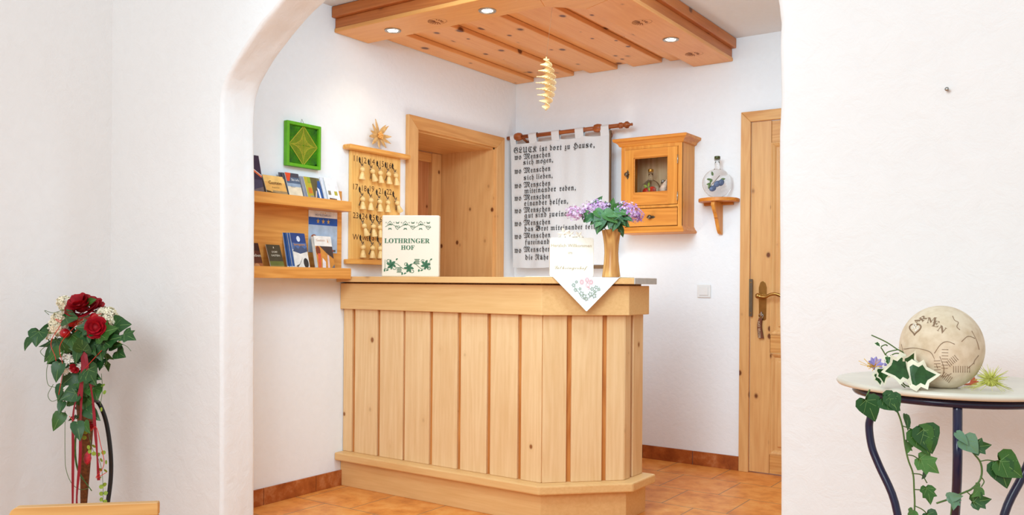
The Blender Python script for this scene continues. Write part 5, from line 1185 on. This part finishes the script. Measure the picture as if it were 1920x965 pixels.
for b0, t0, w_ in (((1652, 690), (1660, 722), .9), ((1702, 690), (1655, 696), 1.15), ((1697, 690), (1718, 658), 1.0), ((1704, 704), (1765, 701), 1.1), ((1646, 700), (1652, 724), .9), ((1664, 668), (1668, 690), .6), ((1642, 642), (1652, 650), .6)):
    dd = rnd.uniform(-.02, .01); vleaf(vs, 'leaf', at(*b0, TD + dd), at(*t0, TD + dd - .015), TOCAM + UP * .3 + RGT * rnd.uniform(-.3, .3), w_)
leafspec = [((1690, 684), (1680, 708), 1.2), ((1722, 662), (1714, 690), 1.0)]
for pts in ([(1726, 730), (1706, 715), (1697, 700), (1696, 665), (1680, 653), (1660, 640), (1634, 628)], [(1696, 665), (1680, 662), (1664, 668), (1655, 656)], [(1655, 656), (1652, 650), (1660, 646), (1664, 648)], [(1720, 728), (1698, 722), (1690, 712)], [(1690, 720), (1697, 726)], [(1684, 655), (1664, 660), (1660, 668)]):
    MB().tube(smooth([at(x, y, TD) for x, y in pts], 5), .0012, 6).build('stem', STEMG, vs)
bf = thing('purple_flower', 'small violet silk flower with yellow stamens on the side table', 'flower', at(1640, 692, 1.74))
m = MB()
for k in range(9):
    a = 2 * PI * k / 9; petal(m, frame(at(1640, 684, 1.72), RGT, z=TOCAM + UP * .5) @ Matrix.Rotation(a, 4, 'Z') @ Matrix.Rotation(-.3, 4, 'Y'), .017, .006, .2)
for k in range(5): petal(m, frame(at(1664, 680, 1.70), RGT, z=TOCAM) @ Matrix.Rotation(1.2 * k, 4, 'Z') @ Matrix.Rotation(-.3, 4, 'Y'), .012, .004, .2)
m.build('petals', plain('violet_petals', lin((164, 156, 220)), .7), bf)
m = MB()
for k in range(14):
    a = rnd.uniform(0, 6.28); m.tube([at(1640, 686, 1.71), at(1640 + 14 * math.cos(a), 684 + 12 * math.sin(a), 1.70)], .0006, 4)
for x, y in ((1610, 676), (1620, 672), (1613, 682)): m.tube([at(1638, 690, 1.72), at(x, y, 1.72)], .0007, 4)
m.build('stamens', YEL, bf)
MB().tube([at(1640, 690, 1.74), at(1652, 718, 1.72)], .0012, 5).build('stem', STEMG, bf)
yf = thing('feathery_flower', 'yellow-green feathery silk flower on the right of the side table', 'flower', at(1858, 738, 1.64))
m = MB(); c = at(1858, 722, 1.64); c.z = ZTT + .018
for k in range(130):
    v = Vector((rnd.gauss(0, 1), rnd.gauss(0, 1), rnd.gauss(.3, .8))).normalized(); 
    if v.z < -.25: v.z = -.2
    l_ = rnd.uniform(.018, .038); e = c + v * l_; e.z = max(e.z, ZTT + .001); m.tube([c, c + v * l_ * .5 + UP * .002, e], [.0009, .0008, .0003], 4)
for k in range(24):
    a = rnd.uniform(0, 6.28); e = c + (RGT * math.cos(a) + FWD * math.sin(a) * .6) * rnd.uniform(.03, .065); e.z = ZTT + .003; m.tube([c, e], [.0007, .0003], 4)
m.build('bracts', plain('yellow_green', lin((214, 216, 110)), .7, .2, 0, .15, 90), yf)
MB().ball(c, .012, n=10, sz=.8).build('flower_centre', plain('olive_centre', lin((184, 184, 90)), .8), yf)
of = thing('orange_petal', 'orange silk petal lying beside the stone ball on the side table', 'petal', at(1812, 732, 1.75))
m = MB(); pO = at(1806, 731, 1.72); pO.z = ZTT + .003
for k in range(4): petal(m, frame(pO + RGT * .006 * k, RGT * math.cos(.5 * k - .6) + FWD * math.sin(.5 * k - .6), z=UP) @ Matrix.Rotation(-.15 * k, 4, 'Y'), .024, .006, .1)
m.build('petals', plain('orange_petals', lin((226, 112, 70)), .7), of)
# hanging ivy strands below the table top
def strand(label, stem, leaves, side, D, group='ivy strands hanging from the side table'):
    t_ = thing('ivy_strand', label, 'plant', at(*stem[0], D), group)
    MB().tube(smooth([at(x, y, D) for x, y in stem], 6), .0017, 6).build('stem', STEMG, t_)
    for pts in side: MB().tube(smooth([at(x, y, D) for x, y in pts], 4), .0011, 5).build('leaf_stalk', STEMG, t_)
    for kd, mt, b0, t0, nr in leaves:
        B_, T_ = at(*b0, D - .005), at(*t0, D - .02); leaf_at(t_, 'leaf', kd, mt, None, B_, T_, TOCAM + RGT * nr + UP * .2)
LEAFG = plain('fresh_ivy', lin((84, 132, 62)), .42, .4, 0, .2, 60); LEAFS = plain('grey_ivy', lin((104, 142, 112)), .45, .4, 0, .12, 60)
strand('long ivy strand hanging at the left under the side table', [(1668, 748), (1683, 772), (1692, 800), (1697, 835), (1703, 862), (1712, 888), (1714, 920), (1715, 945), (1713, 985)],
       [('ivyfat', LEAFD, (1668, 742), (1686, 772), .1), ('ivyfat', LEAFD, (1655, 746), (1690, 768), .1), ('heart', LEAFD, (1697, 776), (1707, 806), .6), ('ivyfat', LEAFM, (1718, 806), (1746, 852), .0), ('ivyfat', LEAFD, (1730, 802), (1752, 850), .0), ('ivy', LEAFG, (1702, 828), (1704, 850), .5), ('ivy', LEAFG, (1722, 858), (1764, 886), .1),
        ('ivy', LEAFM, (1736, 912), (1748, 945), .1), ('heart', LEAFD, (1734, 882), (1732, 898), .8), ('ivyfat', LEAFD, (1738, 962), (1760, 985), .0), ('ivy', LEAFG, (1712, 956), (1708, 980), .3)],
       [[(1692, 798), (1704, 802), (1716, 808)], [(1700, 852), (1712, 854), (1722, 860)], [(1710, 887), (1728, 890), (1738, 905)], [(1714, 917), (1728, 918), (1736, 920)], [(1716, 948), (1730, 955), (1740, 965)], [(1697, 776), (1706, 800)]], 1.60)
strand('single dark ivy leaf on a short stalk over the left table leg', [(1631, 730), (1626, 740), (1623, 749)], [('ivyfat', LEAFD, (1622, 748), (1644, 789), .0)], [], 1.66)
strand('curling ivy strand in front of the middle table leg', [(1794, 816), (1808, 828), (1826, 850), (1838, 866), (1841, 885), (1836, 902), (1822, 916), (1812, 921), (1800, 926), (1780, 935), (1756, 943)],
       [('heart', LEAFS, (1792, 810), (1818, 832), .3), ('ivyfat', LEAFS, (1808, 822), (1836, 850), -.2), ('ivy', LEAFD, (1822, 838), (1860, 834), .1), ('ivyfat', LEAFD, (1869, 868), (1893, 915), .0), ('ivyfat', LEAFM, (1872, 862), (1922, 894), .1), ('ivy', LEAFG, (1838, 912), (1826, 932), .4), ('ivy', LEAFD, (1822, 940), (1860, 936), .0), ('ivy', LEAFS, (1788, 930), (1790, 955), .0), ('heart', LEAFS, (1775, 932), (1806, 930), .0)],
       [[(1839, 864), (1852, 862), (1868, 865)], [(1838, 892), (1845, 902), (1840, 912)], [(1812, 921), (1828, 934), (1838, 936)], [(1784, 950), (1782, 968)]], 1.58)
# nail in the right part of the arch wall
pn = onY(1777, 169, YA); nl = MB(); nl.tube([(pn.x, YA + .004, pn.z), (pn.x, YA - .014, pn.z)], .0028, 8); nl.lathe([(0, 0), (.005, 0), (.005, .002), (0, .003)], frame((pn.x, YA - .014, pn.z), (1, 0, 0), (0, 0, 1)), 10)
tag(nl.build('wall_nail', STEEL), 'small grey nail head high on the right wall', 'nail')
